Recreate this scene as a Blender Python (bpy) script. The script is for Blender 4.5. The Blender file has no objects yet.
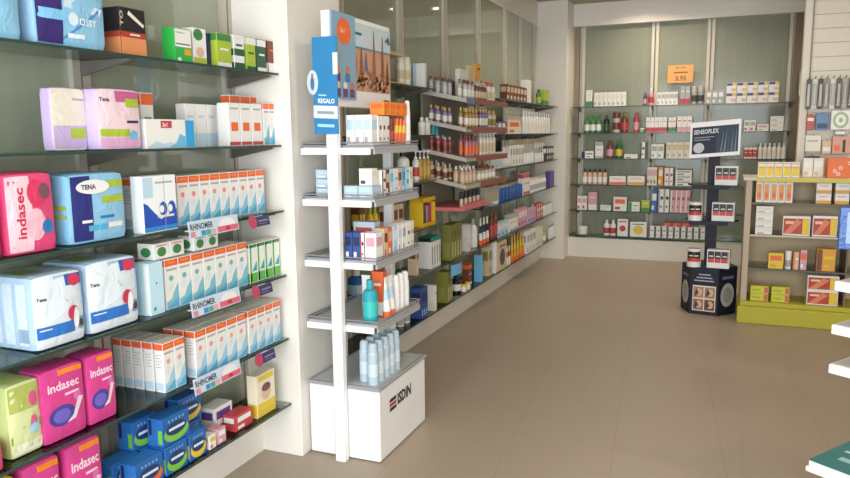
import bpy, math, random
random.seed(7)
C = bpy.context.scene.collection
sc = bpy.context.scene
PI = math.pi
# ------------------------------------------------------------------ materials
def lin(c):
    return tuple(((v/12.92) if v <= .04045 else ((v+.055)/1.055)**2.4) for v in c)
def hexc(h):
    return lin(tuple(int(h[i:i+2], 16)/255 for i in (0, 2, 4)))
COL = dict(w='e9e8e6', CR='e3ddcf', BE='cfbb9c', BR='74402f', K='201f22', DK='4a4849', GY='a9a9aa', N='25285a', NB='34508f', BL='2a63b5',
           SB='6fb4dd', LB='b9d5e8', SG='b3c6d2', T='2f9fae', TB='1d7fb0', TL='3bb9b5', G='3f8548', DG='2a5b3c', LM='a9bf3c', OL='7f7f3a', Y='e5c531', AM='dda02f',
           O='ea6a35', OR='f08a2c', R='c04448', PK='d9a0b0', MG='cc3d8a', PU='5f3f8a', LL='c4b0d8', SK='dcb49c', SV='b9b5ae', GD='c9a860',
           MG2='b02a78', RH='e8653a', PB='8cc4e4', VB='57b6dd')
MC = {}
def mat(name, rough=.45, metal=0, spec=.5, coat=0):
    k = (name, rough, metal, coat)
    if k in MC: return MC[k]
    m = bpy.data.materials.new('paint_%s_%d' % (name, len(MC))); m.use_nodes = True
    b = m.node_tree.nodes['Principled BSDF']
    b.inputs['Base Color'].default_value = (*hexc(COL.get(name, name)), 1)
    b.inputs['Roughness'].default_value = rough; b.inputs['Metallic'].default_value = metal
    b.inputs['Specular IOR Level'].default_value = spec
    b.inputs['Coat Weight'].default_value = coat; b.inputs['Coat Roughness'].default_value = .1
    if rough in (.28, .3) and coat == 0 and name not in ('w', 'K'):      # crinkled film
        N = m.node_tree.nodes; nz = N.new('ShaderNodeTexNoise'); nz.inputs['Scale'].default_value = 16; nz.inputs['Detail'].default_value = 3; nz.inputs['Distortion'].default_value = 1.2
        tc = N.new('ShaderNodeTexCoord'); bp = N.new('ShaderNodeBump'); bp.inputs['Strength'].default_value = .28; bp.inputs['Distance'].default_value = .02
        L = m.node_tree.links.new; L(tc.outputs['Object'], nz.inputs[0]); L(nz.outputs[0], bp.inputs['Height']); L(bp.outputs[0], b.inputs['Normal'])
    MC[k] = m
    return m
def noisy(name, c1, c2, scale, rough=.6, bump=0, stretch=(1, 1, 1), detail=4):
    m = bpy.data.materials.new(name); m.use_nodes = True
    nt = m.node_tree; N = nt.nodes; b = N['Principled BSDF']
    tc = N.new('ShaderNodeTexCoord'); mp = N.new('ShaderNodeMapping'); mp.inputs['Scale'].default_value = stretch
    nz = N.new('ShaderNodeTexNoise'); nz.inputs['Scale'].default_value = scale; nz.inputs['Detail'].default_value = detail
    cr = N.new('ShaderNodeValToRGB'); cr.color_ramp.elements[0].position = .3; cr.color_ramp.elements[1].position = .7
    cr.color_ramp.elements[0].color = (*hexc(c1), 1); cr.color_ramp.elements[1].color = (*hexc(c2), 1)
    L = nt.links.new
    L(tc.outputs['Object'], mp.inputs[0]); L(mp.outputs[0], nz.inputs[0]); L(nz.outputs[0], cr.inputs[0]); L(cr.outputs[0], b.inputs['Base Color'])
    b.inputs['Roughness'].default_value = rough
    if bump:
        bp = N.new('ShaderNodeBump'); bp.inputs['Strength'].default_value = bump; bp.inputs['Distance'].default_value = .01
        L(nz.outputs[0], bp.inputs['Height']); L(bp.outputs[0], b.inputs['Normal'])
    return m
M_wall = noisy('plaster_white', 'e6e2da', 'e9e5dd', 3, .5)
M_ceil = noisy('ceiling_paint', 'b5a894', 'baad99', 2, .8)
M_white = noisy('lacquer_white', 'eeeeee', 'f1f1f1', 2, .3)
M_plinth = noisy('plinth_white', 'e6e1d9', 'e9e4dc', 4, .45)
def floor_mat():
    m = bpy.data.materials.new('floor_tile'); m.use_nodes = True
    nt = m.node_tree; N = nt.nodes; L = nt.links.new; b = N['Principled BSDF']
    tc = N.new('ShaderNodeTexCoord'); mp = N.new('ShaderNodeMapping'); mp.inputs['Rotation'].default_value = (0, 0, math.radians(-4.5))
    mp.inputs['Location'].default_value = (.16, .2, 0)
    br = N.new('ShaderNodeTexBrick'); br.offset = 0; br.inputs['Scale'].default_value = 1
    br.inputs['Brick Width'].default_value = .49; br.inputs['Row Height'].default_value = 40
    br.inputs['Mortar Size'].default_value = .0035; br.inputs['Mortar Smooth'].default_value = .6
    br.inputs['Color1'].default_value = (*hexc('a69888'), 1); br.inputs['Color2'].default_value = (*hexc('a59787'), 1); br.inputs['Mortar'].default_value = (*hexc('9c8e7e'), 1)
    nz = N.new('ShaderNodeTexNoise'); nz.inputs['Scale'].default_value = 1.6; nz.inputs['Detail'].default_value = 6
    mx = N.new('ShaderNodeMixRGB'); mx.blend_type = 'MULTIPLY'; mx.inputs[0].default_value = .25
    cr = N.new('ShaderNodeValToRGB'); cr.color_ramp.elements[0].color = (.72, .70, .68, 1); cr.color_ramp.elements[1].color = (1, 1, 1, 1)
    L(tc.outputs['Object'], mp.inputs[0]); L(mp.outputs[0], br.inputs[0]); L(tc.outputs['Object'], nz.inputs[0])
    L(nz.outputs[0], cr.inputs[0]); L(br.outputs[0], mx.inputs[1]); L(cr.outputs[0], mx.inputs[2])
    # worn streaks left by trolleys
    mp2 = N.new('ShaderNodeMapping'); mp2.inputs['Rotation'].default_value = (0, 0, math.radians(14)); mp2.inputs['Scale'].default_value = (22, .8, 1)
    n2 = N.new('ShaderNodeTexNoise'); n2.inputs['Scale'].default_value = 1; n2.inputs['Detail'].default_value = 3
    c2 = N.new('ShaderNodeValToRGB'); c2.color_ramp.elements[0].position = .28; c2.color_ramp.elements[0].color = (.8, .8, .8, 1); c2.color_ramp.elements[1].position = .4
    m2 = N.new('ShaderNodeMixRGB'); m2.blend_type = 'MULTIPLY'; m2.inputs[0].default_value = .22
    L(tc.outputs['Object'], mp2.inputs[0]); L(mp2.outputs[0], n2.inputs[0]); L(n2.outputs[0], c2.inputs[0])
    L(mx.outputs[0], m2.inputs[1]); L(c2.outputs[0], m2.inputs[2]); L(m2.outputs[0], b.inputs['Base Color'])
    b.inputs['Roughness'].default_value = .42; b.inputs['Specular IOR Level'].default_value = .45
    return m
M_floor = floor_mat()
def panel_mat(name, c1, c2, ribs, cr_=.04, ior_=1.7):
    """back-painted ribbed glass: colour under a glossy face"""
    m = bpy.data.materials.new(name); m.use_nodes = True
    nt = m.node_tree; N = nt.nodes; L = nt.links.new; b = N['Principled BSDF']
    tc = N.new('ShaderNodeTexCoord'); mp = N.new('ShaderNodeMapping'); mp.inputs['Scale'].default_value = ribs
    nz = N.new('ShaderNodeTexNoise'); nz.inputs['Scale'].default_value = 1; nz.inputs['Detail'].default_value = 2
    cr = N.new('ShaderNodeValToRGB'); cr.color_ramp.elements[0].position = .35; cr.color_ramp.elements[1].position = .65
    cr.color_ramp.elements[0].color = (*hexc(c1), 1); cr.color_ramp.elements[1].color = (*hexc(c2), 1)
    L(tc.outputs['Object'], mp.inputs[0]); L(mp.outputs[0], nz.inputs[0]); L(nz.outputs[0], cr.inputs[0]); L(cr.outputs[0], b.inputs['Base Color'])
    b.inputs['Roughness'].default_value = .5; b.inputs['Coat Weight'].default_value = 1; b.inputs['Coat Roughness'].default_value = cr_; b.inputs['Coat IOR'].default_value = ior_
    return m
M_panelL = panel_mat('green_glass_left', '8f9783', '949c87', (1, 26, .3))
M_panelB = panel_mat('green_glass_back', '888c7c', '8d917f', (26, 1, .3), .1, 1.33)
def glass_mat(tint=(.88, .94, .92, 1)):
    m = bpy.data.materials.new('shelf_glass'); m.use_nodes = True
    nt = m.node_tree; N = nt.nodes; L = nt.links.new
    N.remove(N['Principled BSDF']); out = N['Material Output']
    tr = N.new('ShaderNodeBsdfTransparent'); tr.inputs[0].default_value = tint
    gl = N.new('ShaderNodeBsdfGlossy'); gl.inputs['Roughness'].default_value = .08; gl.inputs[0].default_value = (.8, .88, .86, 1)
    fr = N.new('ShaderNodeFresnel'); fr.inputs[0].default_value = 1.5
    mx = N.new('ShaderNodeMixShader')
    L(fr.outputs[0], mx.inputs[0]); L(tr.outputs[0], mx.inputs[1]); L(gl.outputs[0], mx.inputs[2]); L(mx.outputs[0], out.inputs[0])
    return m
M_glass = glass_mat()
M_clear = glass_mat((.95, .96, .95, 1))
M_edge = mat('2d4540', .25)
M_upr = mat('b9b4a8', .4, .3)
M_brk = mat('6a635c', .5, .2)
M_brk2 = mat('2c2c2e', .5, .2)
M_grey = mat('8e8f93', .4)
# ------------------------------------------------------------------ mesh building
TXT = {}
def text_geo(s):
    if s in TXT: return TXT[s]
    cu = bpy.data.curves.new('t', 'FONT'); cu.body = s; cu.resolution_u = 2; cu.offset = .045 if s == 'ISDIN' else .026
    o = bpy.data.objects.new('t', cu); C.objects.link(o)
    dg = bpy.context.evaluated_depsgraph_get(); me = bpy.data.meshes.new_from_object(o.evaluated_get(dg))
    vs = [(v.co.x, v.co.y) for v in me.vertices]; fs = [tuple(p.vertices) for p in me.polygons]
    bpy.data.objects.remove(o); bpy.data.curves.remove(cu); bpy.data.meshes.remove(me)
    x0 = min(v[0] for v in vs); x1 = max(v[0] for v in vs); y0 = min(v[1] for v in vs); y1 = max(v[1] for v in vs)
    vs = [((x-x0)/(x1-x0), (y-y0)/(y1-y0)) for x, y in vs]
    TXT[s] = (vs, fs, (x1-x0)/(y1-y0))
    return TXT[s]
class MB:
    def __init__(s): s.v = []; s.f = []; s.m = []; s.mats = []; s.sm = []
    def mi(s, m):
        if m not in s.mats: s.mats.append(m)
        return s.mats.index(m)
    def face(s, pts, m, smooth=False):
        b = len(s.v); s.v += [tuple(p) for p in pts]; s.f.append(tuple(range(b, b+len(pts)))); s.m.append(s.mi(m)); s.sm.append(smooth)
    def mesh(s, vs, fs, m, smooth=False, flip=False):
        b = len(s.v); s.v += [tuple(p) for p in vs]; k = s.mi(m)
        for f in fs:
            f = tuple(b+i for i in f)
            s.f.append(f[::-1] if flip else f); s.m.append(k if not isinstance(m, list) else 0); s.sm.append(smooth)
    def box(s, x0, x1, y0, y1, z0, z1, m, ch=0):
        cx, cy, cz = (x0+x1)/2, (y0+y1)/2, (z0+z1)/2; X, Y, Z = abs(x1-x0)/2, abs(y1-y0)/2, abs(z1-z0)/2
        if ch <= 0:
            vs = [(cx+a*X, cy+b*Y, cz+c*Z) for a in (-1, 1) for b in (-1, 1) for c in (-1, 1)]
            s.mesh(vs, [(0, 1, 3, 2), (4, 6, 7, 5), (0, 4, 5, 1), (2, 3, 7, 6), (0, 2, 6, 4), (1, 5, 7, 3)], m); return
        ch = min(ch, X*.45, Y*.45, Z*.45)
        vs = {}; L = []
        for a in (-1, 1):
            for b in (-1, 1):
                for c in (-1, 1):
                    for k in range(3):
                        d = [X-ch, Y-ch, Z-ch]; d[k] = (X, Y, Z)[k]
                        vs[a, b, c, k] = len(L); L.append((cx+a*d[0], cy+b*d[1], cz+c*d[2]))
        F = []
        for a in (-1, 1):
            F.append([vs[a, b, c, 0] for b, c in ((-1, -1), (1, -1), (1, 1), (-1, 1))])
            F.append([vs[b, a, c, 1] for b, c in ((-1, -1), (1, -1), (1, 1), (-1, 1))])
            F.append([vs[b, c, a, 2] for b, c in ((-1, -1), (1, -1), (1, 1), (-1, 1))])
            for b in (-1, 1):
                F.append([vs[a, b, -1, 0], vs[a, b, 1, 0], vs[a, b, 1, 1], vs[a, b, -1, 1]])
                F.append([vs[a, -1, b, 0], vs[a, 1, b, 0], vs[a, 1, b, 2], vs[a, -1, b, 2]])
                F.append([vs[-1, a, b, 1], vs[1, a, b, 1], vs[1, a, b, 2], vs[-1, a, b, 2]])
                for c in (-1, 1): F.append([vs[a, b, c, 0], vs[a, b, c, 1], vs[a, b, c, 2]])
        out = []
        for f in F:
            p = [L[i] for i in f]; u = [p[1][i]-p[0][i] for i in range(3)]; w = [p[2][i]-p[0][i] for i in range(3)]
            n = (u[1]*w[2]-u[2]*w[1], u[2]*w[0]-u[0]*w[2], u[0]*w[1]-u[1]*w[0])
            cc = [sum(q[i] for q in p)/len(p) for i in range(3)]
            out.append(f if n[0]*(cc[0]-cx)+n[1]*(cc[1]-cy)+n[2]*(cc[2]-cz) > 0 else f[::-1])
        s.mesh(L, out, m)
    def lathe(s, prof, n=20, ys=1, cx=0, cy=0):
        """prof: (r, z, material of the band that starts here)"""
        for i in range(len(prof)-1):
            r0, z0, m = prof[i]; r1, z1 = prof[i+1][:2]
            if m is None: continue
            vs = []; fs = []
            for k in range(n):
                a = 2*PI*k/n; c, d = math.cos(a), math.sin(a)*ys
                vs += [(cx+r0*c, cy+r0*d, z0), (cx+r1*c, cy+r1*d, z1)]
            for k in range(n):
                a = 2*k; b = 2*((k+1) % n); fs.append((a, b, b+1, a+1))
            s.mesh(vs, fs, m, smooth=abs(r0-r1) < abs(z0-z1)*3+1e-6)
    def tube(s, p, q, r, m, n=10):
        import mathutils
        p = mathutils.Vector(p); q = mathutils.Vector(q); d = (q-p).normalized(); u = d.orthogonal().normalized(); w = d.cross(u)
        vs = []
        for k in range(n):
            a = 2*PI*k/n; o = u*math.cos(a)*r+w*math.sin(a)*r; vs += [tuple(p+o), tuple(q+o)]
        s.mesh(vs, [(2*k, 2*((k+1) % n), 2*((k+1) % n)+1, 2*k+1) for k in range(n)], m, True)
        s.mesh([vs[2*k] for k in range(n)], [tuple(range(n))[::-1]], m); s.mesh([vs[2*k+1] for k in range(n)], [tuple(range(n))], m)
    def rect(s, fn, u0, v0, u1, v1, m, k=1, nu=1, nv=1):
        for i in range(nu):
            for j in range(nv):
                a, b = u0+(u1-u0)*i/nu, u0+(u1-u0)*(i+1)/nu; c, d = v0+(v1-v0)*j/nv, v0+(v1-v0)*(j+1)/nv
                s.face([fn(a, c, k), fn(b, c, k), fn(b, d, k), fn(a, d, k)], m)
    def ell(s, fn, cu, cv, ru, rv, m, k=1, n=18):
        for j in range(n):
            a, b = 2*PI*j/n, 2*PI*(j+1)/n
            s.face([fn(cu, cv, k), fn(cu+ru*math.cos(a), cv+rv*math.sin(a), k), fn(cu+ru*math.cos(b), cv+rv*math.sin(b), k)], m)
    def text(s, fn, t, u0, v0, hv, asp, m, k=2, rot=0, wmax=None):
        """hv: cap height in v; asp: face width/height"""
        vs, fs, ar = text_geo(t)
        wu = hv*ar/asp
        if wmax and not rot: wu = min(wu, wmax) if wmax > 0 else -wmax
        P = []
        for x, y in vs:
            if rot: P.append(fn(u0-y*hv, v0+x*(wmax or hv*ar), k))
            else: P.append(fn(u0+x*wu, v0+y*hv, k))
        s.mesh(P, fs, m)
    def build(s, name, parent=None, loc=None):
        me = s.data(name); return link(name, me, parent, loc)
    def data(s, name):
        me = bpy.data.meshes.new(name); me.from_pydata(s.v, [], s.f)
        for m in s.mats: me.materials.append(m)
        me.polygons.foreach_set('material_index', s.m); me.polygons.foreach_set('use_smooth', s.sm); me.update()
        return me
def link(name, me, parent=None, loc=None):
    o = bpy.data.objects.new(name, me); C.objects.link(o)
    if parent: o.parent = parent
    if loc: o.location = loc
    return o
def tag(o, label, cat, group=None):
    o['label'] = label; o['category'] = cat
    if group: o['group'] = group
    return o
def empty(name, loc, rz=0):
    o = bpy.data.objects.new(name, None); C.objects.link(o); o.location = loc; o.rotation_euler = (0, 0, rz); return o
def struct(o): o['kind'] = 'structure'; return o
# ------------------------------------------------------------------ product meshes
E_ = .0005
def facefn(w, d, h, face):
    if face == 'F': return lambda u, v, k=1: (-w/2+u*w, -d/2-k*E_, v*h)
    if face == 'L': return lambda u, v, k=1: (-w/2-k*E_, d/2-u*d, v*h)
    if face == 'R': return lambda u, v, k=1: (w/2+k*E_, -d/2+u*d, v*h)
    return lambda u, v, k=1: (-w/2+u*w, -d/2+v*d, h+k*E_)
PAT = {}
def scribble(b, fn, u0, u1, v, m, k=2, n=3, t=.02, gap=.05):
    for i in range(n): b.rect(fn, u0, v-i*gap, u1-(.12*(i % 2)), v-i*gap+t, m, k)
def generic_box(w, d, h, st):
    _, base, acc, pat, acc2 = st.split('|')
    b = MB(); B = mat(base); A = mat(acc); A2 = mat(acc2)
    b.box(-w/2, w/2, -d/2, d/2, 0, h, B, .0012)
    for fc in ('F', 'L', 'R'):
        fn = facefn(w, d, h, fc)
        if pat == 'band': b.rect(fn, .02, .02, .98, .32, A)
        elif pat == 'top': b.rect(fn, .02, .78, .98, .98, A)
        elif pat == 'stripe': b.rect(fn, .02, .02, .3, .98, A)
        elif pat == 'label': b.rect(fn, .12, .52, .88, .84, A)
        elif pat == 'dot': b.ell(fn, .5, .45, .3, .3*min(1, w/h), A)
        elif pat == 'split':
            b.rect(fn, .02, .4, .98, .6, A); b.rect(fn, .02, .02, .98, .2, A)
        if fc == 'F' and pat != 'plain':
            if pat == 'label': b.rect(fn, .12, .1, .5, .3, A2)
            elif pat in ('band', 'split'): b.rect(fn, .2, .68, .8, .74, A2, 2)
            elif pat == 'top':
                b.rect(fn, .2, .5, .8, .56, A2, 2); b.rect(fn, .02, .02, .98, .14, A2, 2)
            elif pat == 'stripe': b.rect(fn, .4, .55, .9, .68, A2, 2); b.rect(fn, .4, .2, .7, .28, A2, 2)
            else: b.rect(fn, .15, .82, .85, .88, A2, 2)
    if pat == 'top': b.rect(facefn(w, d, h, 'T'), .02, .02, .98, .98, A)
    return b
def rhino(w, d, h, c1, c2, spot):
    b = MB(); W = mat('w'); b.box(-w/2, w/2, -d/2, d/2, 0, h, W, .0012); O = mat('RH')
    for fc in 'FLR':
        fn = facefn(w, d, h, fc)
        b.rect(fn, .02, .86, .98, .985, O)
        if fc == 'F':
            b.rect(fn, .1, .77, .9, .81, mat('GY'), 2)
            b.face([fn(.02, .02), fn(.98, .02), fn(.98, .5), fn(.6, .34), (fn(.4, .2)), fn(.02, .16)], mat(c1))
            b.face([fn(.02, .02, 2), fn(.98, .02, 2), fn(.98, .22, 2), fn(.5, .12, 2)], mat(c2))
            b.face([fn(.1, .42, 3), fn(.4, .36, 3), fn(.6, .5, 3), fn(.35, .55, 3)], mat('d5e3ea'))
            b.ell(fn, .42, .62, .17, .055, mat(spot), 4)
            b.rect(fn, .2, .91, .8, .945, mat('OR'), 2)
        else:
            scribble(b, fn, .15, .85, .75, mat('GY'), 2, 5, .012, .06); b.rect(fn, .1, .05, .9, .2, mat('LB')); 
    b.rect(facefn(w, d, h, 'T'), .02, .02, .98, .98, mat('CR'))
    return b
def pfn(w, d, h, face, bulge=1.0, pn=22):
    def mp(x, y, z, k):
        r = (abs(x)**pn+abs(y)**pn+abs(z)**pn)**(1/pn); r = 1+(r-1)*1.1
        e = 1+k*.0055
        s = 1+.006*math.sin(7*x+3*z)*math.sin(5*z+2)
        yy = y/r*(d/2)*(1+.10*bulge*(1-z*z)*(1-x*x))
        return (x/r*w/2*s*(1+.02*(1-z*z))*(1+(e-1)*abs(x)), yy*s*(1+(e-1)*(w/d)*.8), h/2+z/r*h/2*(1+(e-1)*.6)*(1-.02*abs(x)**3*(z > 0)))
    if face == 'F': return lambda u, v, k=0: mp(2*u-1, -1, 2*v-1, k)
    if face == 'K': return lambda u, v, k=0: mp(1-2*u, 1, 2*v-1, k)
    if face == 'L': return lambda u, v, k=0: mp(-1, 1-2*u, 2*v-1, k)
    if face == 'R': return lambda u, v, k=0: mp(1, 2*u-1, 2*v-1, k)
    if face == 'T': return lambda u, v, k=0: mp(2*u-1, 2*v-1, 1, k)
    return lambda u, v, k=0: mp(2*u-1, 1-2*v, -1, k)
def pack(w, d, h, front, side, top=None, rough=.28):
    b = MB(); n = 10
    for fc in 'FKLRTB':
        fn = pfn(w, d, h, fc); m = mat(front if fc in 'FK' else (top or side) if fc == 'T' else side, rough)
        vs = [fn(i/n, j/n, 0) for i in range(n+1) for j in range(n+1)]
        fs = [(i*(n+1)+j, (i+1)*(n+1)+j, (i+1)*(n+1)+j+1, i*(n+1)+j+1) for i in range(n) for j in range(n)]
        b.mesh(vs, fs, m, True)
    # heat-sealed seams along the side folds
    for s in (-1, 1):
        b.box(s*w/2*1.0-.0015, s*w/2*1.0+.0015, -.004, .004, h*.12, h*.88, mat(side, rough))
    return b
def special(st, w, d, h):
    P = lambda f: pfn(w, d, h, f)
    asp = w/h
    Bx = lambda f: facefn(w, d, h, f)
    if st in ('rhino', 'rhino2', 'rhino_pink', 'rhino_teal'):
        return rhino(w, d, h, *{'rhino': ('8cc6e2', '4ea6d0', 'e08a86'), 'rhino2': ('6fb9c6', '4ea6d0', 'CR'), 'rhino_pink': ('9fcfe8', '5fb2dc', 'e6a0a0'), 'rhino_teal': ('7fc0c8', '58aed8', '6fb5ae')}[st])
    if st == 'tena_blue':
        return pack(w, d, h, 'PB', 'LB')
    if st == 'cossy':
        b = pack(w, d, h, 'PB', '9fc6e6'); fn = P('F')
        b.rect(fn, .03, .03, .36, .97, mat('37296f', .3), 2, 4, 8); b.rect(fn, .01, .36, .45, .5, mat('7fc0ea', .3), 3, 4, 2)
        for k in range(6):
            u = .36+k*.1; b.face([fn(u, .1+.08*k, 3), fn(u+.12, .2+.09*k, 3), fn(u+.12, .24+.09*k, 3), fn(u, .13+.08*k, 3)], mat('3f8fd0', .3))
        b.face([fn(.38, .55, 3), fn(.9, .5, 3), fn(.94, .6, 3), fn(.4, .72, 3)], mat('cfe0ef', .3))
        b.ell(fn, .5, .4, .07, .09, mat('d8e6f2', .3), 4)
        b.text(fn, 'OSSY', .58, .33, .1, asp, mat('e8f2fa', .3), 5)
        b.rect(fn, .42, .14, .66, .2, mat('e4eef5', .3), 4)
        return b
    if st == 'blackorange':
        b = MB(); b.box(-w/2, w/2, -d/2, d/2, 0, h, mat('K'), .001)
        for f in 'FLR':
            fn = Bx(f); b.rect(fn, .01, .01, .99, .42, mat('d98d5c')); b.rect(fn, .01, .38, .99, .5, mat('a8402c'), 2)
        fn = Bx('F'); b.text(fn, 'TO', .12, .6, .12, asp, mat('BE'), 2, 1, .32); b.face([fn(.3, .86, 2), fn(.9, .62, 2), fn(.94, .68, 2), fn(.36, .94, 2)], mat('CR'))
        b.rect(fn, .35, .43, .75, .46, mat('w'), 3)
        return b
    if st == 'greenbox':
        b = MB(); b.box(-w/2, w/2, -d/2, d/2, 0, h, mat('2fae4a'), .001); fn = Bx('F')
        b.rect(fn, .04, .45, .98, .97, mat('w')); b.rect(fn, .1, .52, .9, .55, mat('K'), 2); b.rect(fn, .1, .85, .6, .88, mat('GY'), 2)
        b.rect(fn, .55, .22, .96, .4, mat('AM'), 2); b.ell(fn, .25, .08, .12, .06, mat('w'), 2); return b
    if st == 'whitegreen':
        b = MB(); b.box(-w/2, w/2, -d/2, d/2, 0, h, mat('w'), .001); fn = Bx('F')
        b.ell(fn, .4, .82, .35, .16, mat('G')); b.ell(fn, .5, .35, .3, .14, mat('SK')); b.rect(fn, .03, .02, .97, .2, mat('LM')); return b
    if st == 'lilac':
        b = pack(w, d, h, 'CR', 'LL'); fn = P('F'); b.rect(fn, .03, .04, .97, .4, mat('LL', .3), 2, 4, 4); b.rect(fn, .5, .2, .95, .36, mat('LM', .3), 3, 3, 2)
        scribble(b, fn, .6, .95, .8, mat('GY'), 3, 1, .03); return b
    if st == 'lilacpink':
        b = pack(w, d, h, 'e9cfd8', 'LL'); fn = P('F')
        b.rect(fn, .4, .78, .97, .96, mat('c0608f', .3), 2, 4, 3); b.rect(fn, .62, .7, .95, .84, mat('LM', .3), 3, 3, 2); b.rect(fn, .03, .04, .97, .2, mat('d9a8cf', .3), 2, 5, 2)
        b.rect(fn, .03, .22, .68, .34, mat('LM', .3), 3, 5, 1); b.ell(fn, .78, .24, .1, .08, mat('SB', .3), 4)
        b.text(fn, 'Tena', .05, .78, .07, asp, mat('DK'), 3); b.rect(fn, .62, .44, .92, .48, mat('N'), 3, 3, 1)
        for f in 'L':
            g = P(f); b.rect(g, .3, .1, .45, .9, mat('w', .3), 2, 2, 6)
        return b
    if st == 'lowblue':
        b = MB(); b.box(-w/2, w/2, -d/2, d/2, 0, h, mat('w'), .001); fn = Bx('F')
        b.rect(fn, .8, .02, .99, .98, mat('2fa0dc')); b.rect(fn, .3, .7, .52, .95, mat('R')); b.text(fn, '2x1', .33, .75, .14, asp, mat('w'), 2)
        b.face([fn(.02, .03), fn(.6, .03), fn(.5, .22), fn(.35, .16), fn(.2, .26)], mat('LB')); b.face([fn(.45, .03, 2), fn(.79, .03, 2), fn(.79, .4, 2), fn(.68, .5, 2), fn(.6, .2, 2)], mat('SB')); return b
    if st == 'saline':
        b = generic_box(w, d, h, 'b|w|w|plain|w'); fn = Bx('F'); b.rect(fn, .02, .02, .98, .1, mat('R')); b.rect(fn, .2, .35, .8, .55, mat('O')); b.rect(fn, .15, .85, .85, .89, mat('GY')); return b
    if st == 'pinkwhite':
        return pack(w, d, h, 'd94f7f', 'd94f7f')
    if st == 'indasecw':
        b = pack(w, d, h, 'e34b80', 'e34b80'); fn = P('F')
        b.rect(fn, .03, .04, .5, .96, mat('efc6d2', .3), 2, 4, 6); b.text(fn, 'indasec', .36, .2, .17, asp, mat('c2304f'), 3, 1, .62)
        b.ell(fn, .62, .74, .2, .17, mat('d93a62', .3), 3); b.ell(fn, .78, .76, .13, .1, mat('7c5560', .3), 4); b.ell(fn, .8, .32, .12, .09, mat('2d7dbd', .3), 4)
        b.ell(fn, .56, .36, .2, .2, mat('efb8c8', .3), 3); return b
    if st == 'tena':
        b = pack(w, d, h, '8fc3e4', '86bfe0'); fn = P('F')
        b.rect(fn, .06, .05, .38, .96, mat('2b2f78', .3), 2, 4, 6); b.ell(fn, .42, .8, .28, .1, mat('w', .3), 4); b.text(fn, 'TENA', .22, .765, .07, asp, mat('N'), 5, 0, .4)
        b.rect(fn, .68, .78, .97, .88, mat('LM', .3), 3, 3, 1); b.rect(fn, .55, .56, .95, .66, mat('LM', .3), 3, 3, 1); b.rect(fn, .3, .18, .62, .26, mat('4fb0d8', .3), 4, 3, 1)
        b.rect(fn, .64, .2, .9, .27, mat('w', .3), 4, 3, 1); b.rect(fn, .5, .34, .75, .38, mat('TB', .3), 3, 3, 1); b.rect(fn, .2, .3, .36, .34, mat('w', .3), 3, 3, 1)
        g = P('L'); b.rect(g, .5, .5, .95, .56, mat('LM', .3), 2, 3, 1); b.rect(g, .5, .38, .95, .43, mat('LM', .3), 2, 3, 1); return b
    if st == 'wave':
        b = MB(); b.box(-w/2, w/2, -d/2, d/2, 0, h, mat('eaf0f4'), .001); fn = Bx('F')
        b.rect(fn, .02, .62, .3, .97, mat('LB')); b.face([fn(.01, .02), fn(.99, .02), fn(.99, .38), fn(.5, .22), fn(.3, .36), fn(.12, .5), fn(.01, .54)], mat('2450b4'))
        b.rect(fn, .01, .02, .99, .1, mat('2f8ad0'), 2)
        for c in (.58, .84):
            b.ell(fn, c, .4, .12, .13, mat('2450b4'), 2); b.ell(fn, c-.05, .4, .07, .07, mat('eaf0f4'), 3)
        b.rect(fn, .38, .86, .9, .89, mat('GY'), 2); b.rect(fn, .62, .02, .635, .98, mat('GY'), 3); b.rect(fn, .4, .25, .9, .29, mat('CR'), 3); return b
    if st == 'tenaw':
        b = pack(w, d, h, 'dbe6ef', 'a9c4dd', 'LB'); fn = P('F')
        b.face([fn(.4, .96, 2), fn(.97, .96, 2), fn(.97, .5, 2), fn(.6, .6, 2)], mat('9ec3e2', .3)); b.rect(fn, .62, .8, .95, .95, mat('2f5fae', .3), 3, 3, 2)
        b.ell(fn, .8, .86, .13, .08, mat('d23a5e', .3), 5); b.rect(fn, .03, .16, .75, .32, mat('2f74c6', .3), 4, 6, 2); b.rect(fn, .08, .27, .3, .285, mat('w'), 5, 3, 1)
        b.text(fn, 'Tena', .06, .66, .05, asp, mat('K'), 4)
        b.ell(fn, .72, .42, .11, .1, mat('d23a5e', .3), 5)
        b.ell(fn, .78, .34, .06, .14, mat('f2f4f6', .3), 6); b.ell(fn, .88, .26, .09, .09, mat('7c9fc4', .3), 5); b.ell(fn, .88, .26, .05, .055, mat('DK', .3), 6)
        g = P('L')
        for i in range(3): b.rect(g, .1+i*.28, .08, .3+i*.28, .9, mat('c9d8e8', .3), 2, 2, 6)
        b.rect(g, .66, .12, .86, .3, mat('8da6bd', .3), 3, 2, 2)
        t = P('T'); b.rect(t, .1, .3, .5, .75, mat('8fb04c', .3), 2, 3, 3); return b
    if st == 'bigblue':
        b = generic_box(w, d, h, 'b|bfe0ee|w|plain|w'); fn = Bx('F'); b.ell(fn, .5, .6, .05, .02, mat('N')); b.ell(fn, .3, .12, .1, .04, mat('T')); 
        b.rect(Bx('L'), .7, .04, .96, .96, mat('w')); return b
    if st == 'greenspray':
        b = MB(); b.box(-w/2, w/2, -d/2, d/2, 0, h, mat('w'), .001)
        for f in 'FL':
            fn = Bx(f); b.rect(fn, .02, .02, .98, .25, mat('5fb94a')); b.rect(fn, .02, .02, .25, .97, mat('5fb94a')); b.rect(fn, .02, .9, .98, .98, mat('G'))
        b.face([Bx('F')(.3, .3, 2), Bx('F')(.9, .3, 2), Bx('F')(.9, .55, 2)], mat('T')); return b
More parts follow.
